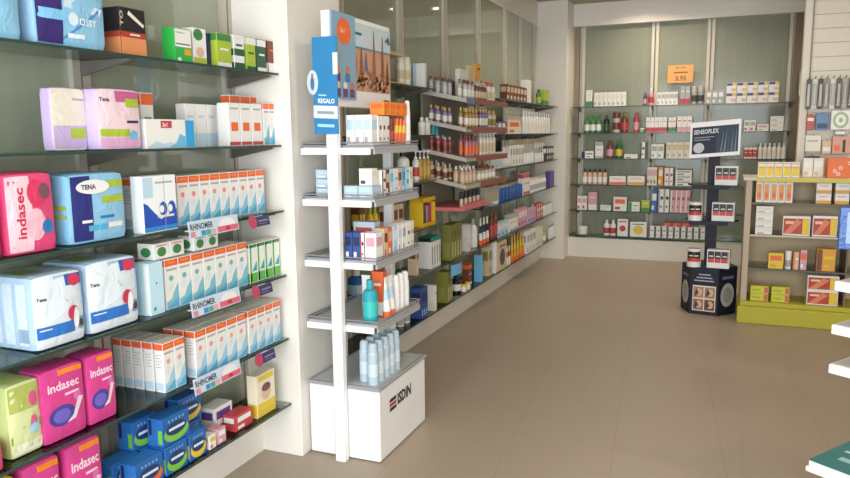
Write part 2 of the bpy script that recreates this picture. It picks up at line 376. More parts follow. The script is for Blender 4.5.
    if st == 'greenpad':
        b = pack(w, d, h, 'cfd8a0', 'b6c27c'); fn = P('F')
        b.rect(fn, .05, .62, .95, .95, mat('a9b55e', .3), 2, 4, 3); b.ell(fn, .75, .74, .14, .1, mat('d7568c', .3), 3); b.face([fn(.05, .2, 3), fn(.95, .34, 3), fn(.95, .45, 3), fn(.4, .4, 3), fn(.05, .3, 3)], mat('6faa3c', .3))
        b.ell(fn, .72, .42, .12, .1, mat('e06a9a', .3), 4); b.ell(fn, .72, .34, .16, .07, mat('9fd0e6', .3), 5); b.rect(fn, .04, .05, .96, .18, mat('e3e6d4', .3), 2, 4, 1); return b
    if st == 'indasec':
        b = pack(w, d, h, 'd0438c', 'c13a80'); fn = P('F')
        b.rect(fn, .38, .88, .96, .95, mat('OR', .3), 3, 4, 1); b.text(fn, 'indasec', .14, .68, .12, asp, mat('f3d3e6'), 4, 0, .76); b.rect(fn, .5, .59, .84, .62, mat('f3d3e6'), 3, 3, 1)
        b.ell(fn, .42, .34, .3, .14, mat('4c3f9c', .3), 4); b.ell(fn, .4, .34, .2, .09, mat('6a62bb', .3), 5); b.face([fn(.5, .22, 6), fn(.72, .24, 6), fn(.92, .5, 6), fn(.8, .52, 6), fn(.66, .3, 6)], mat('efd5e4', .3))
        b.ell(fn, .78, .54, .1, .06, mat('e06fb0', .3), 4); return b
    if st == 'yellowpack': return pack(w, d, h, 'Y', 'Y')
    if st.startswith('tam_'):
        c = {'o': 'O', 'g': '7cc242', 'y': 'Y'}[st[-1]]
        b = MB(); b.box(-w/2, w/2, -d/2, d/2, 0, h, mat('2a70bd'), .001); fn = Bx('F')
        b.rect(fn, .02, .02, .98, .98, mat('2563ab')); b.ell(fn, .5, .36, .46, .32, mat(c), 2); b.ell(fn, .5, .5, .38, .24, mat('20386f'), 3); b.rect(fn, .22, .46, .8, .56, mat('cfe2ef'), 4)
        for i in range(5): b.rect(fn, .2+i*.13, .78, .27+i*.13, .88, mat('6fa8d0'), 4)
        b.rect(Bx('L'), .1, .4, .3, .95, mat('N')); g = Bx('L'); b.rect(g, .7, .1, .96, .6, mat(c)); return b
    if st == 'baby':
        b = generic_box(w, d, h, 'b|e9dfc4|Y|band|w'); fn = Bx('F'); b.ell(fn, .5, .55, .24, .2, mat('SK'), 3); b.ell(fn, .5, .66, .24, .1, mat('BR'), 4); b.rect(fn, .1, .84, .9, .96, mat('Y'), 3); return b
    if st == 'yellowdisp':
        b = MB(); y = mat('e9c02a')
        b.box(-w/2, w/2, d/2-.006, d/2, 0, h, y); b.box(-w/2, -w/2+.008, -d/2, d/2-.006, 0, h, y); b.box(w/2-.008, w/2, -d/2, d/2-.006, 0, h*.8, y)
        b.box(-w/2+.008, w/2-.008, -d/2, d/2-.006, 0, h*.12, y); b.box(-w/2, w/2, -d/2, d/2, h*.86, h, y)
        for i in range(6):
            x = -w/2+w*(i+.9)/7.2; b.box(x-w*.05, x+w*.05, -d*.3, d*.2, h*.13, h*(.6+.03*i), mat(('K', 'BR', 'DK', 'GY', 'b0396f', 'b0396f')[i]), .002)
        return b
    if st == 'tealtop':
        b = generic_box(w, d, h, 'b|w|w|plain|w'); b.box(-w/2, w/2, -d/2-.001, d/2, h*.86, h+.0005, mat('1f8f86')); fn = Bx('F'); b.rect(fn, .4, .12, .65, .7, mat('2d5b70'), 2); return b
    if st == 'olive':
        b = generic_box(w, d, h, 'b|OL|OL|plain|w'); fn = Bx('F'); b.ell(fn, .5, .72, .28, .1, mat('5d6030')); b.rect(fn, .3, .08, .7, .5, mat('c9c69a')); b.rect(Bx('L'), .2, .1, .8, .5, mat('8d8d48')); return b
    if st == 'vial':
        b = generic_box(w, d, h, 'b|w|w|plain|w'); fn = Bx('F'); b.rect(fn, .02, .72, .6, .97, mat('4c4aa0')); b.rect(fn, .6, .72, .98, .97, mat('Y')); b.rect(fn, .5, .2, .95, .45, mat('SK')); return b
    if st == 'yelbox':
        b = generic_box(w, d, h, 'b|w|w|plain|w'); fn = Bx('F'); b.rect(fn, .1, .08, .95, .6, mat('Y')); b.rect(fn, .1, .6, .95, .72, mat('AM')); b.rect(fn, .05, .86, .95, .97, mat('SK')); return b
    if st == 'orbox':
        b = generic_box(w, d, h, 'b|w|w|plain|w'); fn = Bx('F'); b.rect(fn, .12, .1, .8, .9, mat('e49a4a')); b.ell(fn, .45, .35, .25, .15, mat('O'), 2); return b
    if st == 'redbox':
        b = generic_box(w, d, h, 'b|w|w|plain|w'); fn = Bx('F'); b.rect(fn, .03, .08, .97, .88, mat('b8382c')); b.rect(fn, .72, .1, .96, .86, mat('Y'), 2); b.face([fn(.05, .1, 2), fn(.3, .1, 2), fn(.7, .7, 2), fn(.5, .86, 2)], mat('d9805a'))
        b.rect(fn, .1, .6, .4, .74, mat('e9c7a0'), 3); return b
    if st == 'limebox':
        b = generic_box(w, d, h, 'b|c9c832|w|plain|w'); fn = Bx('F'); b.rect(fn, .76, .1, .97, .9, mat('c9605a')); b.rect(fn, .1, .35, .55, .6, mat('a8ad2c')); return b
    if st == 'orangepanel':
        b = generic_box(w, d, h, 'b|e7702c|w|plain|w'); fn = Bx('F')
        for u, v in ((.25, .35), (.45, .5), (.38, .2), (.75, .75), (.85, .3), (.9, .8)):
            b.ell(fn, u, v, .07, .1, mat('f0d0b8'), 2); b.ell(fn, u, v, .03, .04, mat('c9502a'), 3)
        return b
    if st == 'kneebox':
        b = generic_box(w, d, h, 'b|w|w|plain|w'); fn = Bx('F'); b.rect(fn, .04, .3, .96, .92, mat('K')); b.rect(fn, .04, .3, .96, .52, mat('c9453c'), 2)
        for i in range(3): b.rect(fn, .1+i*.3, .62, .28+i*.3, .68, mat('w'), 3); b.rect(fn, .32+i*.3, .08, .335+i*.3, .92, mat('w'), 4)
        return b
    if st == 'canister':
        b = MB(); r = w/2; W = mat('w'); b.lathe([(0, 0, W), (r, 0, W), (r, h, W), (r*.96, h, mat('GY')), (0, h, W)], 24)
        for a0, a1, z0, z1, m, k in ((-150, -30, .3, .85, 'K', 1), (-150, -30, .3, .5, 'c9453c', 2), (-130, -95, .6, .66, 'w', 3), (-85, -50, .6, .66, 'w', 3)):
            n = 12
            for i in range(n):
                p, q = math.radians(a0+(a1-a0)*i/n), math.radians(a0+(a1-a0)*(i+1)/n); R = r+k*.0006
                b.face([(R*math.cos(p), R*math.sin(p), h*z0), (R*math.cos(q), R*math.sin(q), h*z0), (R*math.cos(q), R*math.sin(q), h*z1), (R*math.cos(p), R*math.sin(p), h*z1)], mat(m))
        return b
    raise KeyError(st)
def bottle(st, w, h, d):
    _, kind, bc, cc, lc = st.split('|'); B = mat(bc, .25); K = mat(cc, .35); L = mat(lc, .4); r = w/2
    b = MB(); c = MB(); n = 18 if h > .1 else 12
    if kind == 'round':
        b.lathe([(0, 0, B), (r*.92, 0, B), (r, h*.03, B), (r, h*.14, L), (r, h*.5, B), (r, h*.66, B), (r*.82, h*.74, B), (r*.42, h*.79, B), (r*.4, h*.84, B), (0, h*.84, B)], n)
        c.lathe([(r*.46, h*.8, K), (r*.46, h*.985, K), (r*.4, h, K), (0, h, K)], n)
    elif kind == 'pump':
        b.lathe([(0, 0, B), (r*.95, 0, B), (r, h*.03, B), (r, h*.15, L), (r, h*.45, B), (r, h*.6, B), (r*.8, h*.68, B), (r*.4, h*.72, B), (0, h*.72, B)], n)
        c.lathe([(r*.45, h*.7, K), (r*.45, h*.78, K), (r*.15, h*.8, K), (r*.15, h*.93, K), (r*.4, h*.93, K), (r*.4, h, K), (0, h, K)], n)
        c.box(-r*.14, r*.14, -r*1.1, 0, h*.94, h*.985, K, .001)
    elif kind == 'can':
        b.lathe([(0, 0, B), (r, 0, B), (r, h*.2, L), (r, h*.5, B), (r, h*.74, B), (r*.9, h*.78, B), (0, h*.78, B)], n)
        c.lathe([(r*.86, h*.76, K), (r*.84, h*.94, K), (r*.6, h, K), (0, h, K)], n)
    elif kind == 'jar':
        b.lathe([(0, 0, B), (r*.9, 0, B), (r, h*.06, B), (r, h*.15, L), (r, h*.5, B), (r, h*.68, B), (r*.85, h*.74, B), (0, h*.74, B)], n)
        c.lathe([(r*.96, h*.7, K), (r*.98, h*.72, K), (r*.98, h*.97, K), (r*.9, h, K), (0, h, K)], n)
    else:  # tube standing on its cap, crimped at the top
        c.lathe([(0, 0, K), (r*.8, 0, K), (r*.84, h*.17, K), (0, h*.17, K)], n)
        N = 6
        for i in range(N):
            t0, t1 = i/N, (i+1)/N; vs = []
            m = L if i in (2, 3) else B
            for k in range(n):
                a = 2*PI*k/n
                for t in (t0, t1): vs.append((r*(.88+.12*t)*math.cos(a), r*.85*(1-t*.9)*math.sin(a), h*(.17+.83*t)))
            b.mesh(vs, [(2*k, 2*((k+1) % n), 2*((k+1) % n)+1, 2*k+1) for k in range(n)], m, True)
        b.lathe([(0, h*.171, B), (r*.88, h*.171, B)], n, .85)
        b.box(-r, r, -.0015, .0015, h*.96, h, B)
    return b, c
CACHE = {}
def add_item(it):
    st, name, cat, label, group, x, y, z, rot, w, d, h = it
    key = (st, name, round(w, 3), round(d, 3), round(h, 3))
    if st[0] == 'o':
        if key not in CACHE:
            b, c = bottle(st, w, h, d)
            nm = 'lid' if '|jar|' in st else 'pump' if '|pump|' in st else 'cap'
            CACHE[key] = (b.data('body'), c.data(nm), nm)
        bm, cm, nm = CACHE[key]
        o = empty(name, (x, y, z), rot)
        link('body', bm, o); link(nm, cm, o)
    else:
        if key not in CACHE:
            CACHE[key] = (generic_box(w, d, h, st) if st[0] == 'b' else special(st[2:], w, d, h)).data(name)
        o = link(name, CACHE[key]); o.location = (x, y, z); o.rotation_euler = (0, 0, rot)
    tag(o, label, cat, group or None)
GROUPS = [
('s|tena_blue','sanitary_pad_pack','sanitary pads','pale blue pad pack cut off by photo edge',"near left wall's top shelf",'',1.571,0.136,0.166,0.203,1,1,1,[(-1.92,1.429,1.77,0,0,0)]),
('s|cossy','sanitary_pad_pack','sanitary pads','large pale blue pack with navy stripe',"near left wall's top shelf",'',1.571,0.258,0.166,0.21,1,1,1,[(-1.92,1.671,1.77,0,0,0)]),
('s|blackorange','medicine_box','box','black and orange box',"near left wall's top shelf",'',1.571,0.114,0.076,0.155,1,1,1,[(-1.885,1.931,1.77,0,0,0)]),
('s|greenbox','medicine_box','box','bright green box with white panel',"near left wall's top shelf",'',1.571,0.091,0.056,0.121,1,1,1,[(-1.875,2.172,1.77,0,0,0)]),
('s|whitegreen','medicine_box','box','white box with green leaves',"near left wall's top shelf",'',1.571,0.076,0.066,0.135,1,1,1,[(-1.89,2.277,1.77,0,0,0)]),
('b|N|N|plain|w','medicine_box','box','thin navy box',"near left wall's top shelf",'',1.571,0.026,0.066,0.128,1,1,1,[(-1.91,2.361,1.77,0,0,0)]),
('b|LM|G|top|w','medicine_box','box','yellow-green herbal box',"near left wall's top shelf",'',1.571,0.089,0.086,0.132,1,1,1,[(-1.89,2.41,1.77,0,0,0)]),
('b|w|DG|split|DG','medicine_box','box','white and dark green herbal box',"near left wall's top shelf",'',1.571,0.069,0.086,0.136,1,1,1,[(-1.89,2.506,1.77,0,0,0)]),
('b|LM|w|top|DG','medicine_box','box','lime box with white top',"near left wall's top shelf",'',1.571,0.063,0.086,0.137,1,1,1,[(-1.89,2.586,1.77,0,0,0)]),
('b|DG|w|top|w','medicine_box','box','deep green box with white top',"near left wall's top shelf",'',1.571,0.066,0.086,0.137,1,1,1,[(-1.89,2.661,1.77,0,0,0)]),
('b|BR|w|band|O','medicine_box','box','brownish red box with white base',"near left wall's top shelf",'',1.571,0.069,0.086,0.138,1,1,1,[(-1.89,2.743,1.77,0,0,0)]),
('s|lilac','sanitary_pad_pack','sanitary pads','lilac pad bag,mostly hidden',"near left wall's second shelf",'',1.571,0.128,0.046,0.195,1,1,1,[(-1.91,1.681,1.46,0,0,0)]),
('s|lilacpink','sanitary_pad_pack','sanitary pads','lilac and pink pad bag with lime label',"near left wall's second shelf",'',1.571,0.179,0.126,0.198,1,1,1,[(-1.9,1.836,1.46,0,0,0)]),
('b|w|O|top|T','medicine_box','box','tall white box with orange top and teal base',"near left wall's second shelf",'',1.571,0.062,0.056,0.2,1,1,1,[(-1.975,2.078,1.46,0,0,0)]),
('s|lowblue','medicine_box','box','low wide white and blue box with red label',"near left wall's second shelf",'',1.571,0.251,0.086,0.102,1,1,1,[(-1.88,2.071,1.46,0,0,0)]),
('b|w|LB|band|LB','medicine_box','box','white box with faint blue base',"near left wall's second shelf",'',1.571,0.06,0.046,0.168,4,1,1,[(-1.965,2.303,1.46,0,0,0),(-1.965,2.366,1.46,1,0,0),(-1.965,2.43,1.46,2,0,0),(-1.965,2.493,1.46,3,0,0)]),
('s|saline','medicine_box','box','white box with orange square',"near left wall's second shelf",'',1.571,0.074,0.056,0.175,3,1,1,[(-1.885,2.466,1.46,0,0,0),(-1.885,2.544,1.46,1,0,0),(-1.885,2.622,1.46,2,0,0)]),
('s|rhino2','medicine_box','box','white and teal box numbered two',"near left wall's second shelf",'',1.571,0.042,0.056,0.182,3,1,1,[(-1.885,2.69,1.46,0,0,0),(-1.885,2.734,1.46,1,0,0),(-1.885,2.778,1.46,2,0,0)]),
('b|w|O|top|O','nasal_spray_box','medicine box','orange-topped white box in back row',"near left wall's second shelf",'',1.571,0.069,0.046,0.215,5,1,1,[(-1.97,2.594,1.46,0,0,0),(-1.97,2.666,1.46,1,0,0),(-1.97,2.738,1.46,2,0,0),(-1.97,2.81,1.46,3,0,0),(-1.97,2.883,1.46,4,0,0)]),
('s|pinkwhite','sanitary_pad_pack','sanitary pads','pink pad pack cut off by photo edge',"near left wall's third shelf",'',1.571,0.085,0.166,0.231,1,1,1,[(-1.92,1.333,1.17,0,0,0)]),
('s|indasecw','sanitary_pad_pack','sanitary pads','pink and white pad pack with upright writing',"near left wall's third shelf",'',1.571,0.159,0.166,0.234,1,1,1,[(-1.92,1.476,1.17,0,0,0)]),
('s|tena','sanitary_pad_pack','sanitary pads','light blue pad pack with navy stripe and oval',"near left wall's third shelf",'',1.571,0.225,0.166,0.221,1,1,1,[(-1.92,1.718,1.17,0,0,0)]),
('s|wave','seawater_spray_pack','medicine box','blue and white boxes pack with dark wave',"near left wall's third shelf",'',1.571,0.164,0.051,0.197,1,1,1,[(-1.853,1.984,1.17,0,0,0)]),
('s|rhino','nasal_spray_box','medicine box','spray box behind wave pack',"near left wall's third shelf",'',1.571,0.054,0.046,0.185,3,1,3,[(-1.92,2.009,1.17,0,0,0),(-1.92,2.066,1.17,1,0,0),(-1.92,2.122,1.17,2,0,0),(-1.974,2.009,1.17,0,0,1),(-1.974,2.066,1.17,1,0,1),(-1.974,2.122,1.17,2,0,1),(-2.028,2.009,1.17,0,0,2),(-2.028,2.066,1.17,1,0,2),(-2.028,2.122,1.17,2,0,2)]),
('s|rhino','nasal_spray_box','medicine box','orange-topped nasal spray box',"near left wall's third shelf",'',1.571,0.058,0.046,0.185,9,1,2,[(-1.895,2.155,1.17,0,0,0),(-1.895,2.216,1.17,1,0,0),(-1.895,2.278,1.17,2,0,0),(-1.895,2.339,1.17,3,0,0),(-1.895,2.4,1.17,4,0,0),(-1.895,2.462,1.17,5,0,0),(-1.895,2.523,1.17,6,0,0),(-1.895,2.584,1.17,7,0,0),(-1.895,2.646,1.17,8,0,0),(-1.949,2.155,1.17,0,0,1),(-1.949,2.216,1.17,1,0,1),(-1.949,2.278,1.17,2,0,1),(-1.949,2.339,1.17,3,0,1),(-1.949,2.4,1.17,4,0,1),(-1.949,2.462,1.17,5,0,1),(-1.949,2.523,1.17,6,0,1),(-1.949,2.584,1.17,7,0,1),(-1.949,2.646,1.17,8,0,1)]),
('s|tenaw','sanitary_pad_pack','sanitary pads','white and blue pad pack with feather picture',"near left wall's fourth shelf",'',1.571,0.177,0.196,0.226,1,1,1,[(-1.935,1.545,0.875,0,0,0)]),
('s|tenaw','sanitary_pad_pack','sanitary pads','white and blue pad pack touching the spray boxes',"near left wall's fourth shelf",'',1.571,0.21,0.196,0.234,1,1,1,[(-1.935,1.757,0.875,0,0,0)]),
('s|bigblue','medicine_box','box','plain pale blue box with small dots',"near left wall's fourth shelf",'',1.571,0.07,0.071,0.188,1,1,1,[(-1.873,1.952,0.875,0,0,0)]),
('s|rhino_teal','nasal_spray_box','medicine box','orange-topped teal spray box',"near left wall's fourth shelf",'',1.571,0.067,0.046,0.185,7,1,2,[(-1.87,2.04,0.875,0,0,0),(-1.87,2.11,0.875,1,0,0),(-1.87,2.18,0.875,2,0,0),(-1.87,2.25,0.875,3,0,0),(-1.87,2.32,0.875,4,0,0),(-1.87,2.39,0.875,5,0,0),(-1.87,2.46,0.875,6,0,0),(-1.924,2.04,0.875,0,0,1),(-1.924,2.11,0.875,1,0,1),(-1.924,2.18,0.875,2,0,1),(-1.924,2.25,0.875,3,0,1),(-1.924,2.32,0.875,4,0,1),(-1.924,2.39,0.875,5,0,1),(-1.924,2.46,0.875,6,0,1)]),
('s|rhino_teal','nasal_spray_box','medicine box','teal spray box,hidden column',"near left wall's fourth shelf",'',1.571,0.036,0.046,0.185,2,1,2,[(-1.98,2.027,0.875,0,0,0),(-1.98,2.065,0.875,1,0,0),(-2.034,2.027,0.875,0,0,1),(-2.034,2.065,0.875,1,0,1)]),
('s|greenspray','nasal_spray_box','medicine box','green and white spray box',"near left wall's fourth shelf",'',1.571,0.054,0.056,0.169,4,1,1,[(-1.875,2.538,0.875,0,0,0),(-1.875,2.594,0.875,1,0,0),(-1.875,2.651,0.875,2,0,0),(-1.875,2.708,0.875,3,0,0)]),
('b|w|G|dot|O','medicine_box','box','small white carton lying on spray boxes',"near left wall's fourth shelf",'',1.571,0.076,0.076,0.058,2,1,1,[(-1.895,2.008,1.065,0,0,0),(-1.895,2.088,1.065,1,0,0)]),
('b|w|G|dot|T','medicine_box','box','small white carton with teal spot on spray boxes',"near left wall's fourth shelf",'',1.571,0.07,0.076,0.058,2,1,1,[(-1.895,2.215,1.065,0,0,0),(-1.895,2.289,1.065,1,0,0)]),
('s|pinkwhite','sanitary_pad_pack','sanitary pads','low pink pack at photo edge',"near left wall's fifth shelf",'',1.571,0.118,0.116,0.079,1,1,1,[(-1.895,1.26,0.578,0,0,0)]),
('s|greenpad','sanitary_pad_pack','sanitary pads','lime green and white pad pack',"near left wall's fifth shelf",'',1.571,0.107,0.146,0.224,1,1,1,[(-1.93,1.413,0.578,0,0,0)]),
('s|indasec','sanitary_pad_pack','sanitary pads','magenta pad pack standing beside the green pack',"near left wall's fifth shelf",'',1.571,0.154,0.096,0.233,1,1,1,[(-1.895,1.542,0.578,0,0,0)]),
('s|indasec','sanitary_pad_pack','sanitary pads','magenta pad pack next to orange-topped boxes',"near left wall's fifth shelf",'',1.571,0.114,0.096,0.232,1,1,1,[(-1.895,1.687,0.578,0,0,0)]),
('s|rhino_pink','nasal_spray_box','medicine box','spray box in near block',"near left wall's fifth shelf",'',1.571,0.055,0.041,0.185,2,1,5,[(-1.857,1.987,0.578,0,0,0),(-1.857,2.045,0.578,1,0,0),(-1.906,1.987,0.578,0,0,1),(-1.906,2.045,0.578,1,0,1),(-1.956,1.987,0.578,0,0,2),(-1.956,2.045,0.578,1,0,2),(-2.005,1.987,0.578,0,0,3),(-2.005,2.045,0.578,1,0,3),(-2.054,1.987,0.578,0,0,4),(-2.054,2.045,0.578,1,0,4)]),
('s|rhino_pink','nasal_spray_box','medicine box','orange-topped pinkish spray box',"near left wall's fifth shelf",'',1.571,0.061,0.046,0.185,5,1,3,[(-1.86,2.162,0.578,0,0,0),(-1.86,2.227,0.578,1,0,0),(-1.86,2.291,0.578,2,0,0),(-1.86,2.355,0.578,3,0,0),(-1.86,2.42,0.578,4,0,0),(-1.914,2.162,0.578,0,0,1),(-1.914,2.227,0.578,1,0,1),(-1.914,2.291,0.578,2,0,1),(-1.914,2.355,0.578,3,0,1),(-1.914,2.42,0.578,4,0,1),(-1.968,2.162,0.578,0,0,2),(-1.968,2.227,0.578,1,0,2),(-1.968,2.291,0.578,2,0,2),(-1.968,2.355,0.578,3,0,2),(-1.968,2.42,0.578,4,0,2)]),
('s|rhino_pink','nasal_spray_box','medicine box','spray box by white pillar',"near left wall's fifth shelf",'',1.571,0.057,0.046,0.185,4,1,3,[(-1.86,2.496,0.578,0,0,0),(-1.86,2.557,0.578,1,0,0),(-1.86,2.617,0.578,2,0,0),(-1.86,2.678,0.578,3,0,0),(-1.914,2.496,0.578,0,0,1),(-1.914,2.557,0.578,1,0,1),(-1.914,2.617,0.578,2,0,1),(-1.914,2.678,0.578,3,0,1),(-1.968,2.496,0.578,0,0,2),(-1.968,2.557,0.578,1,0,2),(-1.968,2.617,0.578,2,0,2),(-1.968,2.678,0.578,3,0,2)]),
('s|yellowpack','sanitary_pad_pack','sanitary pads','yellow pack at photo edge',"near left wall's bottom shelf",'',1.571,0.126,0.146,0.283,1,1,1,[(-1.91,1.287,0.265,0,0,0)]),
('s|indasec','sanitary_pad_pack','sanitary pads','magenta pad pack beside the yellow pack',"near left wall's bottom shelf",'',1.571,0.127,0.096,0.283,1,1,1,[(-1.895,1.441,0.265,0,0,0)]),
('s|indasec','sanitary_pad_pack','sanitary pads','magenta pad pack beside blue cartons',"near left wall's bottom shelf",'',1.571,0.136,0.096,0.283,1,1,1,[(-1.895,1.595,0.265,0,0,0)]),
('s|tam_o','tampon_box','box','dark blue carton with orange patch',"near left wall's bottom shelf",'',1.571,0.134,0.071,0.106,1,1,1,[(-1.873,1.859,0.265,0,0,0)]),
('s|tam_g','tampon_box','box','dark blue carton with green patch,lower row',"near left wall's bottom shelf",'',1.571,0.115,0.071,0.106,1,1,1,[(-1.873,1.998,0.265,0,0,0)]),
('s|tam_y','tampon_box','box','dark blue carton with yellow patch,lower row',"near left wall's bottom shelf",'',1.571,0.096,0.071,0.106,1,1,1,[(-1.873,2.117,0.265,0,0,0)]),
('s|tam_g','tampon_box','box','dark blue carton in the hidden back row',"near left wall's bottom shelf",'',1.571,0.124,0.071,0.106,1,1,1,[(-1.953,1.83,0.265,0,0,0)]),
('s|tam_g','tampon_box','box','dark blue carton behind the lower row',"near left wall's bottom shelf",'',1.571,0.105,0.071,0.106,3,1,1,[(-1.953,1.961,0.265,0,0,0),(-1.953,2.071,0.265,1,0,0),(-1.953,2.181,0.265,2,0,0)]),
('s|tam_g','tampon_box','box','dark blue carton with green patch,front upper',"near left wall's bottom shelf",'',1.571,0.143,0.071,0.106,1,1,1,[(-1.883,2.015,0.3735,0,0,0)]),
('s|tam_g','tampon_box','box','dark blue carton with green patch,rear upper',"near left wall's bottom shelf",'',1.571,0.124,0.071,0.106,1,1,1,[(-1.963,1.942,0.3735,0,0,0)]),
('s|tam_y','tampon_box','box','dark blue carton with yellow patch,rear upper',"near left wall's bottom shelf",'',1.571,0.134,0.071,0.106,1,1,1,[(-1.963,2.187,0.3735,0,0,0)]),
('b|w|Y|label|O','medicine_box','box','little yellow and white box',"near left wall's bottom shelf",'',1.571,0.041,0.046,0.058,1,1,1,[(-1.86,2.202,0.265,0,0,0)]),
('b|PK|w|label|w','medicine_box','box','small pink box',"near left wall's bottom shelf",'',1.571,0.051,0.056,0.064,1,1,1,[(-1.865,2.26,0.265,0,0,0)]),
('b|w|PU|label|N','medicine_box','box','purple and white box lying behind the pink one',"near left wall's bottom shelf",'',1.571,0.12,0.076,0.108,1,1,1,[(-1.955,2.375,0.265,0,0,0)]),
('b|R|w|label|w','medicine_box','box','small red box with white print',"near left wall's bottom shelf",'',1.571,0.12,0.066,0.069,1,1,1,[(-1.88,2.422,0.265,0,0,0)]),
('s|baby','medicine_box','box','yellow and white box with child portrait',"near left wall's bottom shelf",'',1.571,0.139,0.051,0.192,1,1,1,[(-1.873,2.588,0.265,0,0,0)]),
('o|can|CR|CR|BE','spray_can','spray can','tall cream spray can on the dark stand',"long left wall's top shelf",'',1.571,0.057,0.056,0.177,2,1,1,[(-1.905,4.237,1.812,0,0,0),(-1.905,4.331,1.812,1,0,0)]),
('b|w|LB|stripe|LB','cosmetic_box','box','tall narrow pale blue carton',"long left wall's top shelf",'',1.571,0.033,0.086,0.161,1,1,1,[(-1.88,4.487,1.8,0,0,0)]),
('b|BR|BE|label|w','hair_colour_box','box','brown hair colour carton',"long left wall's top shelf",'',1.571,0.114,0.066,0.141,6,1,1,[(-1.87,6.473,1.8,0,0,0),(-1.87,6.593,1.8,1,0,0),(-1.87,6.713,1.8,2,0,0),(-1.87,6.833,1.8,3,0,0),(-1.87,6.952,1.8,4,0,0),(-1.87,7.072,1.8,5,0,0)]),
('b|w|w|plain|w','cosmetic_box','box','tall narrow white carton',"long left wall's top shelf",'',1.571,0.135,0.076,0.226,1,1,1,[(-1.875,7.243,1.8,0,0,0)]),
('o|round|G|DG|LM','bottle','bottle','dark green bottle near the end pillar',"long left wall's top shelf",'',1.571,0.057,0.056,0.166,1,1,1,[(-1.875,7.782,1.8,0,0,0)]),
('b|LM|G|band|Y','cosmetic_box','box','yellow and green carton near the end pillar',"long left wall's top shelf",'',1.571,0.232,0.056,0.168,1,1,1,[(-1.875,8.033,1.8,0,0,0)]),
('o|tube|O|w|Y','tube','tube','orange tube behind the white stand',"long left wall's second shelf",'',1.571,0.066,0.066,0.143,1,1,1,[(-1.88,4.243,1.495,0,0,0)]),
('o|round|w|w|CR','bottle','bottle','white lotion bottle',"long left wall's second shelf",'',1.571,0.05,0.049,0.118,2,1,1,[(-1.881,4.515,1.495,0,0,0),(-1.881,4.604,1.495,1,0,0)]),
('o|round|T|TB|T','bottle','bottle','teal bottle',"long left wall's second shelf",'',1.571,0.036,0.034,0.107,2,1,1,[(-1.874,4.7,1.495,0,0,0),(-1.874,4.766,1.495,1,0,0)]),
('b|OL|CR|band|G','cosmetic_box','box','yellow-green carton under the display unit',"long left wall's second shelf",'',1.571,0.049,0.046,0.088,3,1,1,[(-1.86,5.978,1.495,0,0,0),(-1.86,6.029,1.495,1,0,0),(-1.86,6.08,1.495,2,0,0)]),
('b|PU|w|label|w','cosmetic_box','box','small plum carton',"long left wall's second shelf",'',1.571,0.119,0.046,0.112,2,1,1,[(-1.86,6.199,1.495,0,0,0),(-1.86,6.324,1.495,1,0,0)]),
('b|CR|O|label|O','cosmetic_box','box','wide cream carton with orange panel',"long left wall's second shelf",'',1.571,0.436,0.046,0.127,1,1,1,[(-1.86,6.682,1.495,0,0,0)]),
('o|round|w|w|CR','bottle','bottle','white cream bottle',"long left wall's second shelf",'',1.571,0.04,0.038,0.225,11,1,1,[(-1.866,7.12,1.495,0,0,0),(-1.866,7.23,1.495,1,0,0),(-1.866,7.34,1.495,2,0,0),(-1.866,7.45,1.495,3,0,0),(-1.866,7.561,1.495,4,0,0),(-1.866,7.671,1.495,5,0,0),(-1.866,7.781,1.495,6,0,0),(-1.866,7.891,1.495,7,0,0),(-1.866,8.002,1.495,8,0,0),(-1.866,8.112,1.495,9,0,0),(-1.866,8.222,1.495,10,0,0)]),
('b|CR|w|band|GY','cosmetic_box','box','cream carton in the back row',"long left wall's second shelf",'',1.571,0.103,0.046,0.261,10,1,1,[(-1.97,6.894,1.495,0,0,0),(-1.97,7.003,1.495,1,0,0),(-1.97,7.111,1.495,2,0,0),(-1.97,7.22,1.495,3,0,0),(-1.97,7.328,1.495,4,0,0),(-1.97,7.436,1.495,5,0,0),(-1.97,7.545,1.495,6,0,0),(-1.97,7.653,1.495,7,0,0),(-1.97,7.762,1.495,8,0,0),(-1.97,7.87,1.495,9,0,0)]),
('o|round|w|K|LB','bottle','bottle','white bottle with black cap behind the stand',"long left wall's third shelf",'',1.571,0.085,0.086,0.205,1,1,1,[(-1.9,4.24,1.195,0,0,0)]),
('o|pump|w|w|R','pump_bottle','pump bottle','white and plum pump bottle',"long left wall's third shelf",'',1.571,0.049,0.047,0.201,1,1,1,[(-1.881,4.403,1.195,0,0,0)]),
('o|pump|b5923c|w|c9a650','pump_bottle','pump bottle','amber pump bottle with white pump',"long left wall's third shelf",'',1.571,0.04,0.038,0.198,3,1,1,[(-1.876,4.463,1.195,0,0,0),(-1.876,4.534,1.195,1,0,0),(-1.876,4.605,1.195,2,0,0)]),
('b|CR|R|stripe|w','cosmetic_box','box','cream and red carton',"long left wall's third shelf",'',1.571,0.033,0.046,0.167,1,1,1,[(-1.86,5.844,1.195,0,0,0)]),
('b|CR|G|stripe|w','cosmetic_box','box','cream and green carton',"long left wall's third shelf",'',1.571,0.033,0.046,0.165,1,1,1,[(-1.86,5.929,1.195,0,0,0)]),
('b|LB|w|label|Y','cosmetic_box','box','pale blue carton',"long left wall's third shelf",'',1.571,0.106,0.046,0.142,3,1,1,[(-1.86,6.017,1.195,0,0,0),(-1.86,6.129,1.195,1,0,0),(-1.86,6.24,1.195,2,0,0)]),
('o|round|CR|GY|w','bottle','bottle','pale round bottle',"long left wall's third shelf",'',1.571,0.037,0.035,0.233,3,1,1,[(-1.864,6.408,1.195,0,0,0),(-1.864,6.497,1.195,1,0,0),(-1.864,6.587,1.195,2,0,0)]),
